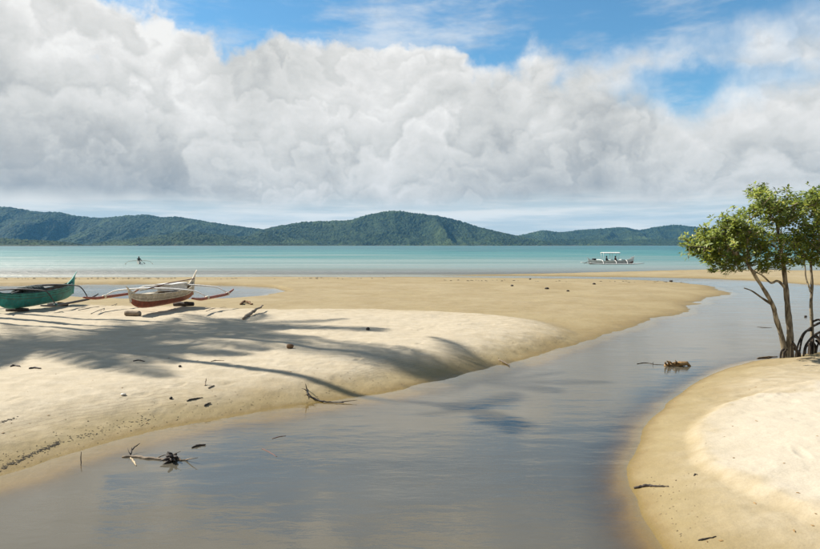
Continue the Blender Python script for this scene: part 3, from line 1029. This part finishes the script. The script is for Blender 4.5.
def hull_shell(L, B, H, rise_b, rise_s, u0, u1, inset=0.0, n=36, m=7):
    """outer planking between section positions u0 (keel) and u1 (gunwale)"""
    mb = MB()
    rows = []
    for i in range(n + 1):
        t = -1 + 2 * i / n
        b, k, s = hull_line(L, B, H, t, rise_b, rise_s)
        row = []
        for sgn in (-1, 1):
            seq = [u0 + (u1 - u0) * j / m for j in range(m + 1)]
            if sgn < 0: seq = seq[::-1]
            for u in seq:
                row.append(Vector((t * L / 2, sgn * max(0.004, b * u ** 0.62 - inset), k + (s - k) * u ** 1.25 + inset * 0.8)))
        rows.append(row)
    w = len(rows[0])
    vs = [p for r in rows for p in r]
    fs = []
    for i in range(n):
        for j in range(w - 1):
            if j == m and u0 > 0:
                continue
            a = i * w + j
            fs.append((a, a + 1, a + 1 + w, a + w))
    mb.add(vs, fs)
    return mb


def banca(name, label, loc, heading, L, B, H, mats, arms, span, flen, fz, rise_b=0.25, rise_s=0.3, roll=0.0, pitch=0.0, cat='boat', fin=0.5, arm_up=0.10, fr=0.055, arm_r=0.035, thwarts=4, split=0.5):
    """outrigger boat: +x is the bow; mats = (topside, bottom, rail, arm, float, inside)"""
    top, bot, rail, armm, flm, ins = mats
    root = empty(name, loc, (roll, pitch, heading))
    tag(root, label, cat)
    hull = hull_shell(L, B, H, rise_b, rise_s, 0.0, split).build('hull_bottom', bot, root)
    side = hull_shell(L, B, H, rise_b, rise_s, split - 0.005, 1.0).build('hull_side', top, root)
    hull_shell(L, B * 0.96, H * 0.985, rise_b, rise_s, 0.0, 0.99, 0.022).build('hull_lining', ins, root)
    for sgn in (-1, 1):
        p = []
        for i in range(33):
            t = -0.985 + 1.97 * i / 32
            b, k, s = hull_line(L, B, H, t, rise_b, rise_s)
            p.append(Vector((t * L / 2, sgn * b, s)))
        mb = MB(); mb.tube(p, 0.022, 6); mb.build('gunwale', rail, root)
    for sgn in (-1, 1):
        for u in (0.70, 0.86):
            p = []
            for i in range(29):
                t = -0.96 + 1.92 * i / 28
                b, k, s = hull_line(L, B, H, t, rise_b, rise_s)
                p.append(Vector((t * L / 2, sgn * (b * u ** 0.62 + 0.002), k + (s - k) * u ** 1.25)))
            mb = MB(); mb.tube(p, 0.008, 5); mb.build('strake', ins if u < 0.8 else rail, root)
    for i in range(thwarts):
        t = -0.6 + 1.2 * i / max(1, thwarts - 1)
        b, k, s = hull_line(L, B, H, t, rise_b, rise_s)
        mb = MB(); mb.box((t * L / 2, 0, s - 0.10), (0.20, 2 * b * 0.93, 0.03)); mb.build('thwart', rail, root, smooth=False)
    # stem and stern posts; the stern one sweeps up as a fin
    for sgn, hgt in ((1, fin * 0.55), (-1, fin)):
        b, k, s = hull_line(L, B, H, sgn, rise_b, rise_s)
        x = sgn * L / 2
        q = [(x - sgn * 0.42, s - 0.06), (x + sgn * 0.02, k - 0.03), (x + sgn * (0.05 + 0.28 * hgt), s + hgt * 0.55), (x + sgn * (0.10 + 0.55 * hgt), s + hgt), (x - sgn * 0.06, s + hgt * 0.30)]
        mb = MB()
        n = len(q)
        vs = [(px, 0.02, pz) for px, pz in q] + [(px, -0.02, pz) for px, pz in q]
        fs = [tuple(range(n)), tuple(range(2 * n - 1, n - 1, -1))] + [(i, (i + 1) % n, n + (i + 1) % n, n + i) for i in range(n)]
        mb.add(vs, fs)
        mb.build('stem_post', top, root, smooth=False)
    # arched cross arms carry the floats
    for ax in arms:
        b, k, s = hull_line(L, B, H, 2 * ax / L, rise_b, rise_s)
        pts = []
        for i in range(29):
            t = -1 + 2 * i / 28
            drop = max(0.0, (abs(t) - 0.70) / 0.30)
            pts.append(Vector((ax, t * span, s + 0.05 + arm_up * (1 - t * t) - (s + 0.05 - fz - 0.03) * drop ** 1.9)))
        mb = MB(); mb.tube(pts, [arm_r * (1.25 - 0.5 * abs(-1 + 2 * i / 28)) for i in range(29)], 7)
        am = mb.build('outrigger_arm', armm, root)
        for sgn in (-1, 1):
            mb = MB()
            c = Vector((ax, sgn * span, fz + 0.02))
            mb.tube([c + Vector((-0.06, 0, 0)), c + Vector((0.06, 0, 0))], fr * 1.3, 8)
            mb.build('lashing', rail, am)
    for sgn in (-1, 1):
        mb = MB()
        pts = []
        for i in range(21):
            t = -1 + 2 * i / 20
            pts.append(Vector((t * flen / 2 + 0.1, sgn * span, fz + 0.16 * max(0, abs(t) - 0.55) ** 1.4 * 2.2 * (1.3 if t < 0 else 0.9))))
        mb.tube(pts, [fr * (0.55 + 0.45 * min(1, 3.0 * (1 - abs(-1 + 2 * i / 20)))) for i in range(21)], 8)
        mb.build('float', flm, root)
    return root


def heading_of(a, b):
    return math.atan2(b.y - a.y, b.x - a.x)


# --- teal boat, stern fin towards the sea
g0, g1 = on_z(0, 312, 0.5), on_z(71, 301, 0.5)
gm = (g0 + g1) / 2
green = banca('outrigger_boat', 'teal painted wooden outrigger boat resting on the beach, dark arm and float', (gm.x, gm.y, ground_z(gm.x, gm.y) + 0.13), heading_of(g1, g0), 4.9, 0.78, 0.56,
              (M_TEAL, M_TEAL, M_TEALD, M_DARKB, M_DARKB, M_HULLIN), (-1.1, 1.2), 1.40, 4.0, 0.12, 0.06, 0.10, fin=0.42, fr=0.045, arm_r=0.026, pitch=R(1.0))
mb = MB()
pts = [Vector((-1.7 + 3.4 * i / 16, 0.05, 0.60 + 0.16 * math.sin(math.pi * i / 16))) for i in range(17)]
mb.tube(pts, 0.03, 6); mb.build('ridge_pole', M_DARKB, green)
mb = MB()
for i in range(7):
    x = 0.1 + 0.16 * i
    mb.tube([Vector((x, -0.30, 0.56)), Vector((x, -0.1, 0.68 + 0.03 * math.sin(i))), Vector((x, 0.15, 0.70)), Vector((x, 0.32, 0.55))], 0.10, 7, rough=0.2, rnd=random.Random(i))
net = mb.build('fishing_net', M_NET)
net.matrix_world = Matrix.Translation((gm.x, gm.y, ground_z(gm.x, gm.y) + 0.13)) @ Matrix.Rotation(heading_of(g1, g0), 4, 'Z')
tag(net, 'heap of dark netting lying along the top of the teal boat', 'net')

# --- cream and red boat, bow towards the viewer
w0, w1 = on_z(139, 316, 0.50), on_z(185, 299.5, 0.50)
wm = (w0 + w1) / 2
wz = ground_z(wm.x, wm.y) + 0.20
white = banca('outrigger_boat', 'cream and red wooden outrigger boat propped on the beach with white arms and red floats', (wm.x, wm.y, wz), R(-96.0), 5.0, 0.74, 0.50,
              (M_CREAM, M_RED, M_CREAM, M_WHITE, M_RED, M_HULLIN), (-1.25, 0.75), 2.05, 3.9, 0.34, 0.05, 0.18, fin=0.5, arm_up=0.14, split=0.56, arm_r=0.028)
cab = MB()
cab.box((-0.65, 0, 0.66), (1.4, 0.56, 0.24)); cab.build('engine_cover', M_WHITE, white, smooth=False)
mb = MB(); mb.box((-0.65, 0, 0.796), (1.52, 0.66, 0.03)); mb.build('cover_lid', M_WHITE, white, smooth=False)
mb = MB(); mb.box((1.45, 0, 0.535), (1.2, 0.34, 0.025)); mb.build('fore_deck', M_CREAM, white, smooth=False)
mb = MB(); mb.tube([Vector((-2.4, 0.1, 0.90)), Vector((-0.3, 0.05, 0.84)), Vector((1.1, -0.1, 0.70))], 0.022, 6); mb.build('boat_pole', M_BROWN, white)
mb = MB(); mb.tube([Vector((-2.3, -0.12, 0.80)), Vector((1.4, -0.25, 0.66))], 0.018, 6); mb.build('boat_pole', M_BAMB, white)


def support(name, label, c, s, rz, m=None):
    mb = MB()
    rnd = random.Random(int(c[0] * 100))
    d = Vector((math.cos(rz), math.sin(rz), 0))
    p = [Vector((0, 0, 0)) + d * (s * (i / 6 - 0.5)) + Vector((0, 0, rnd.uniform(-.01, .01))) for i in range(7)]
    mb.tube(p, [0.09, 0.10, 0.105, 0.10, 0.10, 0.095, 0.085], 9, rough=0.08, rnd=rnd)
    o = mb.build(name, m or M_DARKW, loc=c)
    return tag(o, label, 'log')


hw = R(-96.0)
dirw = Vector((math.cos(hw), math.sin(hw), 0))
for k, (t, lab) in enumerate(((2.35, 'short log under the bow of the cream and red boat'), (-1.6, 'short log under the stern of the cream and red boat'))):
    c = wm + dirw * t
    support('log', lab, (c.x, c.y, ground_z(c.x, c.y) + 0.09), 0.55 if k == 0 else 0.85, hw + math.pi / 2, M_WOOD if k == 0 else M_DARKW)
hg = heading_of(g1, g0)
dirg = Vector((math.cos(hg), math.sin(hg), 0))
for t, lab in ((1.3, 'short log under the near end of the teal boat'), (-1.3, 'short log under the seaward end of the teal boat')):
    c = gm + dirg * t
    support('log', lab, (c.x, c.y, ground_z(c.x, c.y) + 0.05), 0.8, hg + math.pi / 2)


# ------------------------------------------------------------------ people (small in the picture, still one body each)
def person(label, loc, rz, joints, edges, radii, shirt, skin_parts=True):
    """one continuous skinned body; joints in metres above the seat"""
    root = empty('person', loc, (0, 0, rz))
    tag(root, label, 'person')
    me = bpy.data.meshes.new('body')
    me.from_pydata(joints, edges, [])
    o = bpy.data.objects.new('body', me); COL.objects.link(o); o.parent = root
    sk = o.modifiers.new('skin', 'SKIN')
    sub = o.modifiers.new('sub', 'SUBSURF'); sub.levels = 1; sub.render_levels = 1
    if not me.skin_vertices:
        bm = bmesh.new(); bm.from_mesh(me); bm.verts.layers.skin.verify(); bm.to_mesh(me); bm.free()
    for i, r in enumerate(radii):
        me.skin_vertices[0].data[i].radius = (r, r)
        me.skin_vertices[0].data[i].use_root = (i == 0)
    me.materials.append(shirt)
    mb = MB()
    h = Vector(joints[5])
    mb.tube([h + Vector((0, 0, z)) for z in (-0.10, -0.06, 0.0, 0.07, 0.12)], [0.05, 0.085, 0.10, 0.09, 0.03], 10)
    hd = mb.build('head', M_SKIN, root)
    mb = MB()
    mb.tube([h + Vector((-0.012, 0, z)) for z in (-0.01, 0.05, 0.11, 0.145)], [0.107, 0.108, 0.085, 0.02], 10)
    mb.build('hair', M_HAIR, hd)
    return root


SIT_E = [(0, 1), (1, 2), (2, 3), (3, 4), (4, 5), (3, 6), (6, 7), (7, 8), (3, 9), (9, 10), (10, 11), (0, 12), (12, 13), (13, 14), (0, 15), (15, 16), (16, 17)]
SIT_R = [0.15, 0.14, 0.15, 0.13, 0.06, 0.07, 0.065, 0.05, 0.04, 0.065, 0.05, 0.04, 0.09, 0.07, 0.05, 0.09, 0.07, 0.05]
SIT_J = [(0, 0, 0.12), (0.02, 0, 0.28), (0.03, 0, 0.42), (0.03, 0, 0.54), (0.04, 0, 0.62), (0.05, 0, 0.75),
         (0.04, 0.19, 0.52), (0.12, 0.24, 0.28), (0.34, 0.16, 0.22), (0.04, -0.19, 0.52), (0.12, -0.24, 0.28), (0.34, -0.16, 0.22),
         (0.08, 0.10, 0.10), (0.44, 0.13, 0.12), (0.46, 0.13, -0.22), (0.08, -0.10, 0.10), (0.44, -0.13, 0.12), (0.46, -0.13, -0.22)]


# --- boat at anchor with a roof
sb = on_z(611, 264.2, 0.0)
sea_mats = (M_WHITE, M_BROWN, M_WHITE, M_WHITE, M_WHITE, M_HULLIN)
anch = banca('outrigger_boat', 'white roofed outrigger boat afloat beyond the sandbar', (sb.x, sb.y, -0.22), R(3), 7.0, 0.95, 0.72, sea_mats,
             (-1.9, 0.1, 1.8), 2.1, 8.4, 0.32, 0.50, 0.15, fin=0.35, fr=0.085, arm_r=0.05)
mb = MB()
n = 9
for i in range(n):
    y = -0.75 + 1.5 * i / (n - 1)
    for x in (-1.45, 1.15):
        mb.v.append((x, y, 1.98 + 0.10 * (1 - (y / 0.75) ** 2)))
for i in range(n):
    y = -0.75 + 1.5 * i / (n - 1)
    for x in (-1.45, 1.15):
        mb.v.append((x, y, 1.90 + 0.10 * (1 - (y / 0.75) ** 2)))
for i in range(n - 1):
    a = 2 * i
    mb.f.append((a, a + 1, a + 3, a + 2)); mb.f.append((a + 2 * n, a + 2 + 2 * n, a + 3 + 2 * n, a + 1 + 2 * n))
    mb.f.append((a, a + 2, a + 2 + 2 * n, a + 2 * n)); mb.f.append((a + 1, a + 1 + 2 * n, a + 3 + 2 * n, a + 3))
mb.f.append((0, 2 * n, 2 * n + 1, 1)); mb.f.append((2 * n - 2, 2 * n - 1, 4 * n - 1, 4 * n - 2))
mb.build('roof', M_WHITE, anch, smooth=False)
for x in (-1.35, 0.0, 1.05):
    for y in (-0.42, 0.42):
        mb = MB(); mb.tube([Vector((x, y, 0.70)), Vector((x, y * 1.3, 1.95))], 0.03, 6); mb.build('roof_post', M_WHITE, anch)
mb = MB(); mb.box((-2.65, 0.0, 0.95), (0.55, 0.34, 0.30)); mb.tube([Vector((-2.9, 0, 0.95)), Vector((-4.2, 0, 0.35))], 0.035, 6); mb.build('engine', M_DARK, anch)
mb = MB()
for i in range(6):
    mb.box((-2.2 + 0.9 * i, 0.0, 0.60), (0.6, 0.62, 0.03))
mb.build('deck', M_BROWN, anch, smooth=False)
for dx, m, lab in ((-0.75, M_DARK, 'person in dark clothes seated under the stern half of the boat roof'), (0.62, M_BROWN, 'person in reddish clothes seated under the bow half of the boat roof')):
    ca, sa = math.cos(R(3)), math.sin(R(3))
    person(lab, (sb.x + dx * ca, sb.y + dx * sa, -0.22 + 0.62), R(3), SIT_J, SIT_E, SIT_R, m)

# --- paddled canoe farther left, seen end on
pb = on_z(139, 264.0, 0.0)
hp = math.atan2(-pb.y, -pb.x)
can = banca('outrigger_canoe', 'small white outrigger canoe afloat, seen end on with its floats spread', (pb.x, pb.y, -0.14), hp, 4.2, 0.62, 0.50,
            (M_WHITE, M_WHITE, M_WHITE, M_BAMB, M_BAMB, M_HULLIN), (-0.7, 0.7), 1.9, 3.0, 0.16, 0.12, 0.12, fin=0.2, fr=0.035, arm_r=0.016)
pj = list(SIT_J)
pj[7], pj[8], pj[10], pj[11] = (0.18, 0.32, 0.32), (0.40, 0.40, 0.15), (0.16, -0.22, 0.42), (0.38, 0.05, 0.45)
person('person in black clothes sitting upright and paddling the small white canoe', (pb.x, pb.y, 0.30), hp, pj, SIT_E, [r * 1.12 for r in SIT_R], M_DARK)
mb = MB()
ca, sa = math.cos(hp), math.sin(hp)
def loc_c(x, y, z):
    return Vector((pb.x + x * ca - y * sa, pb.y + x * sa + y * ca, z))
pa, pe = loc_c(0.37, -0.03, 0.82), loc_c(0.41, 0.62, 0.26)
tip = loc_c(0.43, 0.88, 0.04)
mb.tube([pa, pa.lerp(pe, 0.5), pe, pe.lerp(tip, 0.35), tip], [0.018, 0.018, 0.018, 0.07, 0.05], 6)
tag(mb.build('paddle', M_DARKB), 'dark paddle held by the canoe paddler, blade dipped in the water', 'paddle')


# ------------------------------------------------------------------ drift and litter on the sand and the water
def stick(name, label, px_pts, r, mat, seed=0, lift=0.6, cat='driftwood', shoots=0, float_z=None, group=None, ends=(0.55, 0.3)):
    """a crooked piece of wood lying along points of the ground"""
    rnd = random.Random(seed)
    base = []
    for q in px_pts:
        p = on_ground(q[0], q[1]) if float_z is None else on_z(q[0], q[1], float_z)
        p = p + Vector((0, 0, r * lift + (q[2] if len(q) > 2 else 0.0)))
        base.append(p)
    c = base[len(base) // 2].copy()
    path = smooth_line([p - c for p in base], 5) if len(base) > 2 else [(base[0] - c).lerp(base[1] - c, i / 8) for i in range(9)]
    n = len(path)
    path = [p + Vector((rnd.gauss(0, .25), rnd.gauss(0, .25), rnd.gauss(0, .12))) * r for p in path]
    mb = MB()
    mb.tube(path, [r * (ends[0] + (1 - ends[0]) * min(1, 4 * i / n)) * (1 - (1 - ends[1]) * (i / n) ** 2) * rnd.uniform(.85, 1.15) for i in range(n)], 7, rough=0.12, rnd=rnd)
    for k in range(shoots):
        i = rnd.randrange(1, n - 1)
        d = (path[min(i + 1, n - 1)] - path[i - 1]).normalized()
        s = Vector((rnd.uniform(-1, 1), rnd.uniform(-1, 1), rnd.uniform(0.1, 0.9))).normalized()
        L = rnd.uniform(4, 9) * r
        mb.tube([path[i], path[i] + (d * .4 + s) * L * .5, path[i] + (d * .9 + s * 1.1) * L], [r * .55, r * .4, r * .15], 5)
    o = mb.build(name, mat, loc=c)
    return tag(o, label, cat, group)


def lump(name, label, px, py, r, mat, seed=0, squash=0.8, cat='coconut', z=None):
    """rounded irregular body resting on the ground"""
    rnd = random.Random(seed)
    bm = bmesh.new()
    bmesh.ops.create_icosphere(bm, subdivisions=2, radius=r)
    for v in bm.verts:
        f = 1 + 0.30 * mnoise.noise(v.co * (1.6 / r) + Vector((seed, 0, 0)))
        v.co = Vector((v.co.x * f * 1.15, v.co.y * f, v.co.z * f * squash))
    me = bpy.data.meshes.new(name); bm.to_mesh(me); bm.free()
    me.polygons.foreach_set('use_smooth', [True] * len(me.polygons))
    me.materials.append(mat)
    p = on_ground(px, py) if z is None else on_z(px, py, z)
    o = bpy.data.objects.new(name, me); COL.objects.link(o)
    o.location = p + Vector((0, 0, r * squash * 0.75)); o.rotation_euler = (0, 0, rnd.uniform(0, 6))
    return tag(o, label, cat)


M_HUSK = simple('brown_coconut_husk', (0.17, 0.095, 0.045), 0.9, 0.35, 9.0, 0.8, 30)
M_SHELL = simple('bleached_shell', (0.62, 0.55, 0.44), 0.5, 0.15)
M_WEED = simple('dried_seaweed', (0.060, 0.044, 0.024), 0.9, 0.5, 12.0, 0.6, 30)
M_LEAFD = simple('dry_leaf', (0.24, 0.14, 0.05), 0.7, 0.4, 10.0)
M_PELLET = simple('sand_pellet', (0.25, 0.185, 0.10), 0.95, 0.3, 12.0, 0.4, 40)

# branch afloat by the left bank, with a dark root clump
stick('driftwood_branch', 'pale forked branch floating along the near left bank', [(122, 457.5), (134, 457), (146, 458.5), (158, 459.5), (168, 460.5), (178, 460), (188, 461)], 0.020, M_WOOD, 3, 0.4, shoots=3, float_z=0.0)
stick('stick', 'short twig jutting up from the left end of the floating pale branch', [(130, 457, 0.0), (133, 453, 0.06), (140, 451, 0.10)], 0.012, M_DARKW, 4, 0.4, float_z=0.0, shoots=2, cat='stick')
stick('stick', 'thin forked twig in the water below the floating pale branch', [(131, 458), (134, 462), (136, 466)], 0.014, M_PALE, 5, 0.2, float_z=0.0, cat='stick')
rnd = random.Random(9)
mb = MB()
cp = on_z(172, 461, 0.0)
for k in range(22):
    d = Vector((rnd.uniform(-1, 1), rnd.uniform(-1, 1), rnd.uniform(-0.2, 1.0))).normalized()
    L = rnd.uniform(0.07, 0.17)
    mb.tube([Vector((0, 0, 0.02)), d * L * 0.6 + Vector((0, 0, .03)), d * L + Vector((rnd.uniform(-.04, .04), 0, 0.01))], [0.035, 0.022, 0.006], 5)
tag(mb.build('root_clump', M_DARKW, loc=cp), 'dark tangled root clump on the right end of the floating pale branch', 'driftwood')
stick('stick', 'small dark stick lying at the edge of the left shallows', [(192, 448), (199, 446), (206, 445.5)], 0.018, M_DARKW, 6, 0.5, float_z=0.0, cat='stick')
stick('stick', 'upright thin twig standing in the near left shallows', [(81, 463, -0.05), (81, 462, 0.05), (81.4, 462, 0.14)], 0.007, M_DARKW, 7, 0.0, float_z=0.0, cat='stick')
stick('stick', 'reddish thin twig floating right of the pale branch, nearer bank', [(272, 439), (279, 437), (286, 436)], 0.007, M_BROWN, 8, 0.2, float_z=0.0, cat='stick')
stick('stick', 'reddish thin twig floating right of the pale branch, farther from bank', [(262, 449), (269, 452), (277, 457)], 0.008, M_BROWN, 9, 0.2, float_z=0.0, cat='stick')
# curled palm leaf afloat in mid creek
fl = on_z(676, 366, 0.0)
mb = MB(); rnd = random.Random(21)
mb.tube([Vector((-.28, 0, .0)), Vector((-.1, .02, .02)), Vector((.1, 0, .045)), Vector((.26, -.02, .06)), Vector((.34, -.03, -.01))], [.03, .055, .06, .05, .02], 7, rough=.15, rnd=rnd)
for k in range(9):
    x = -.22 + k * .055
    mb.tube([Vector((x, 0, .02)), Vector((x - .05, rnd.uniform(-.15, .1), .06 + rnd.uniform(0, .05))), Vector((x - .12, rnd.uniform(-.2, .1), rnd.uniform(-.02, .16)))], [.028, .022, .006], 5)
tag(mb.build('palm_husk', M_LEAFD, loc=fl), 'curled brown palm husk floating in the middle of the creek', 'driftwood')
stick('stick', 'dark thin stick floating left of the curled palm husk', [(637, 364), (646, 363), (655, 364.6), (664, 365)], 0.013, M_DARKW, 22, 0.2, float_z=0.0, cat='stick', shoots=1)
stick('stick', 'dark floating stick in the creek left of the mangrove trunks', [(757, 327), (764, 327.6), (772, 327.8)], 0.012, M_DARKW, 23, 0.2, float_z=0.0, cat='stick')
lump('coconut', 'dark coconut bobbing between the two mangroves', 805.5, 317, 0.055, M_DARKW, 24, 0.7, z=0.0)

# beach
stick('log', 'weathered dark log lying right of the boats by the palm shadow', [(243, 320), (250, 316, 0.04), (256, 313.5, 0.08), (263, 311, 0.16)], 0.065, M_WOOD, 31, 0.8, cat='log')
stick('coconut_husk', 'torn brown coconut husk between the pool and the dark log', [(240, 305), (244, 303.5, .04), (248, 304, .05), (252, 305)], 0.075, M_HUSK, 32, 0.6, cat='husk')
lump('coconut', 'tan coconut on the sand below the palm frond shadows', 290, 348.5, 0.075, M_HUSK, 33, 0.85)
lump('coconut', 'dark coconut on the pale sand right of the upper shadow', 368, 330, 0.055, M_DARKW, 34, 0.8)
stick('branch', 'thin curved dark branch at the creek edge under the trunk shadow', [(307, 389), (309, 396), (317, 400.5), (327, 402.5), (343, 403.5)], 0.020, M_DARKW, 35, 0.7, shoots=6, cat='branch')
stick('stick', 'short grey stick on the slope near the right end of the bank', [(499, 360.5), (504, 363), (510, 366.5)], 0.026, M_WOOD, 36, 0.7, cat='stick')
lump('coconut', 'small dark nut on the mid left sand', 171, 399, 0.026, M_DARKW, 37, 0.9)
stick('stick', 'dark bark strip on the sand right of the small nut', [(187, 401.5), (191, 400), (196, 399.2), (203, 398)], 0.015, M_DARKW, 38, 0.7, cat='stick')
stick('stick', 'dark chunk of bark lowest of the group on the mid left sand', [(204, 406.5), (207, 405), (211, 403.5)], 0.019, M_DARKW, 39, 0.7, cat='stick')
stick('stick', 'short upright twig topmost of the group on the mid left sand', [(205, 386), (205.6, 384.6, .03), (206.5, 384, .10)], 0.012, M_WOOD, 40, 0.5, cat='stick')
stick('stick', 'pale small stick just below the short upright twig', [(208, 388.6), (211, 387.2), (214, 386)], 0.016, M_WOOD, 41, 0.6, cat='stick')
lump('shell', 'white shell on the sand left of the small dark nut', 123.5, 395.5, 0.04, M_SHELL, 42, 0.6, cat='shell')
stick('stick', 'dark driftwood piece at the far left edge of the palm shadow', [(10, 367), (15, 366), (20, 367)], 0.022, M_DARKW, 43, 0.6, cat='stick')
stick('stick', 'dark driftwood piece at the lower edge of the left palm shadow', [(29, 369), (35, 368.4), (41, 369)], 0.022, M_DARKW, 44, 0.6, cat='stick')
stick('stick', 'thin dark stick at the lower edge of the palm shadow below the cream boat', [(133, 361.5), (139, 360.6), (145, 361.8)], 0.015, M_DARKW, 45, 0.6, cat='stick')
lump('coconut', 'little dark nut below the palm shadow, left of the tan coconut', 180, 367, 0.032, M_DARKW, 46, 0.8)
stick('stick', 'thin bleached stick on the open sand left of the tan coconut', [(211, 361.6), (217, 360.8), (224, 361)], 0.012, M_WOOD, 47, 0.6, cat='stick')
stick('bamboo_pole', 'long thin bamboo pole on the sand left of the cream boat', [(91, 314), (104, 308.8), (117, 304)], 0.013, M_DARKB, 48, 0.9, cat='pole', ends=(.9, .8))
stick('bamboo_pole', 'short dark pole on the sand between the two beached boats', [(78, 310.5), (89, 308.4), (99, 307)], 0.013, M_DARKB, 49, 0.9, cat='pole', ends=(.9, .8))
stick('stick', 'bent thin stick on the sand right of the cream boat', [(206, 311.5), (214, 308.6), (226, 307.4)], 0.012, M_WOOD, 50, 0.8, cat='stick')
stick('stick', 'dark waterlogged stick on the right bank edge with a thin tail', [(634, 489), (641, 487.6), (648, 486.6), (655, 487), (668, 487)], 0.018, M_DARKW, 51, 0.6, cat='stick')
stick('stick', 'thin dark stick on the near right bank close to the picture bottom', [(698, 541), (706, 539.4), (716, 537)], 0.010, M_DARKW, 52, 0.5, cat='stick')
stick('stick', 'small twig on the right bank between the pale sand and the creek', [(694, 476), (695.5, 474.6), (697.5, 475.2)], 0.010, M_DARKW, 53, 0.5, cat='stick')
stick('stick', 'pale flat stick at the foot of the mangroves on the left', [(757, 358.6), (766, 357.6), (777, 357)], 0.022, M_WOOD, 54, 0.6, cat='stick')
stick('stick', 'pale flat stick at the foot of the mangroves on the right', [(796, 359.5), (805, 359), (815, 357.6)], 0.022, M_PALE, 55, 0.6, cat='stick')
for k, (px, py, r, lab) in enumerate(((512, 286.2, .10, 'leftmost dark driftwood lump on the wet sandbar'), (547, 289.2, .12, 'dark driftwood lump on the wet sandbar, largest of the middle pair'),
                                      (530, 279.6, .09, 'dark driftwood lump at the seaward edge of the sandbar'), (568, 291.4, .08, 'dark driftwood lump nearest the viewer on the wet sandbar'),
                                      (594, 284.4, .10, 'dark driftwood lump on the wet sandbar, below the anchored boat'), (671, 281.8, .13, 'dark driftwood lump near the tip of the sandbar'))):
    lump('driftwood', lab, px, py, r, M_DARKW, 60 + k, 0.6, 'driftwood')


def scatter(name, label, cat, places, mat, seed, size, flat=0.6):
    """countless bits as one mesh: little rough lumps"""
    rnd = random.Random(seed)
    mb = MB()
    for p in places:
        r = rnd.uniform(*size)
        a = rnd.uniform(0, 6.28); sx, sy = rnd.uniform(.7, 1.9), rnd.uniform(.6, 1.1)
        ca, sa = math.cos(a), math.sin(a)
        vs = []
        for (x, y, z) in ((1, 0, 0), (.2, .9, 0), (-.9, .4, 0), (-.7, -.7, 0), (.5, -.8, 0), (0.1, 0.1, 1), (-.1, 0, -0.6)):
            x *= r * sx * rnd.uniform(.8, 1.2); y *= r * sy
            vs.append((p.x + x * ca - y * sa, p.y + x * sa + y * ca, p.z + z * r * flat + r * flat * 0.35))
        mb.add(vs, [(i, (i + 1) % 5, 5) for i in range(5)] + [((i + 1) % 5, i, 6) for i in range(5)])
    o = mb.build(name, mat, smooth=False)
    tag(o, kind='stuff'); o['label'] = label; o['category'] = cat
    return o


def many_ground(pxs):
    P = [on_z(px, py, 0.2) for px, py in pxs]
    for _ in range(6):
        h = ground_many([p.x for p in P], [p.y for p in P])
        P = [on_z(px, py, max(0.0, 0.7 * z + 0.3 * p.z)) for (px, py), z, p in zip(pxs, h, P)]
    h = ground_many([p.x for p in P], [p.y for p in P])
    return [Vector((p.x, p.y, z)) for p, z in zip(P, h) if z > 0.005]


rnd = random.Random(77)
edge = [(0, 462), (60, 440), (140, 421), (220, 408), (300, 396), (380, 384), (440, 372), (500, 358), (560, 341)]
pl = []
for k in range(360):
    i = rnd.randrange(len(edge) - 1); t = rnd.random()
    x = edge[i][0] + (edge[i + 1][0] - edge[i][0]) * t; y = edge[i][1] + (edge[i + 1][1] - edge[i][1]) * t
    w = 13 if x < 400 else 5
    pl.append((x, y + rnd.gauss(0, 1) * w * 0.5))
for k in range(70):
    t = rnd.random()
    x = 640 + 60 * t + rnd.gauss(0, 12); y = 470 + rnd.random() * 75
    if x > 644 + (y - 480) * 0.35:
        pl.append((x, y))
scatter('sand_pellets', 'crab thrown sand pellets strewn along the creek edges', 'sand pellets', many_ground(pl), M_PELLET, 78, (0.006, 0.013), 0.6)
wl = []
for k in range(200):
    t = rnd.random() ** 0.8
    x = 62 * t + rnd.gauss(0, 1.5); y = 470 - 0.53 * x + 0.0012 * x * x + rnd.gauss(0, 1.1)
    wl.append((x, y))
for k in range(60):
    x = rnd.uniform(62, 150); wl.append((x, 452 - 0.28 * x + rnd.gauss(0, 3.0) + 8))
for k in range(40):
    x = rnd.uniform(0, 18); wl.append((x, 423 - 0.35 * x + rnd.gauss(0, .6)))
scatter('seaweed_line', 'dark dried seaweed strand line on the near left bank', 'seaweed', many_ground(wl), M_WEED, 79, (0.007, 0.018), 0.3)
sl = []
for k in range(150):
    x = rnd.choice((20, 75, 90, 130, 150, 235, 330)) + rnd.gauss(0, 22); sl.append((x, 278.5 + 0.35 * rnd.gauss(0, 1)))
for k in range(60):
    x = rnd.uniform(430, 690); sl.append((x, 279.6 + (x - 430) * 0.008 + 1.2 * rnd.random()))
scatter('seaweed_line', 'dark seaweed strand line along the seaward edge of the bar', 'seaweed', many_ground(sl), M_WEED, 80, (0.04, 0.10), 0.35)
ll = [(rnd.uniform(0, 560), rnd.uniform(306, 440)) for k in range(110)] + [(rnd.uniform(640, 820), rnd.uniform(365, 545)) for k in range(26)] + [(rnd.uniform(280, 700), rnd.uniform(282, 306)) for k in range(40)]
scatter('leaf_litter', 'scattered dry leaf crumbs and bits of bark over the sand', 'leaf litter', many_ground(ll), M_LEAFD, 81, (0.008, 0.020), 0.35)
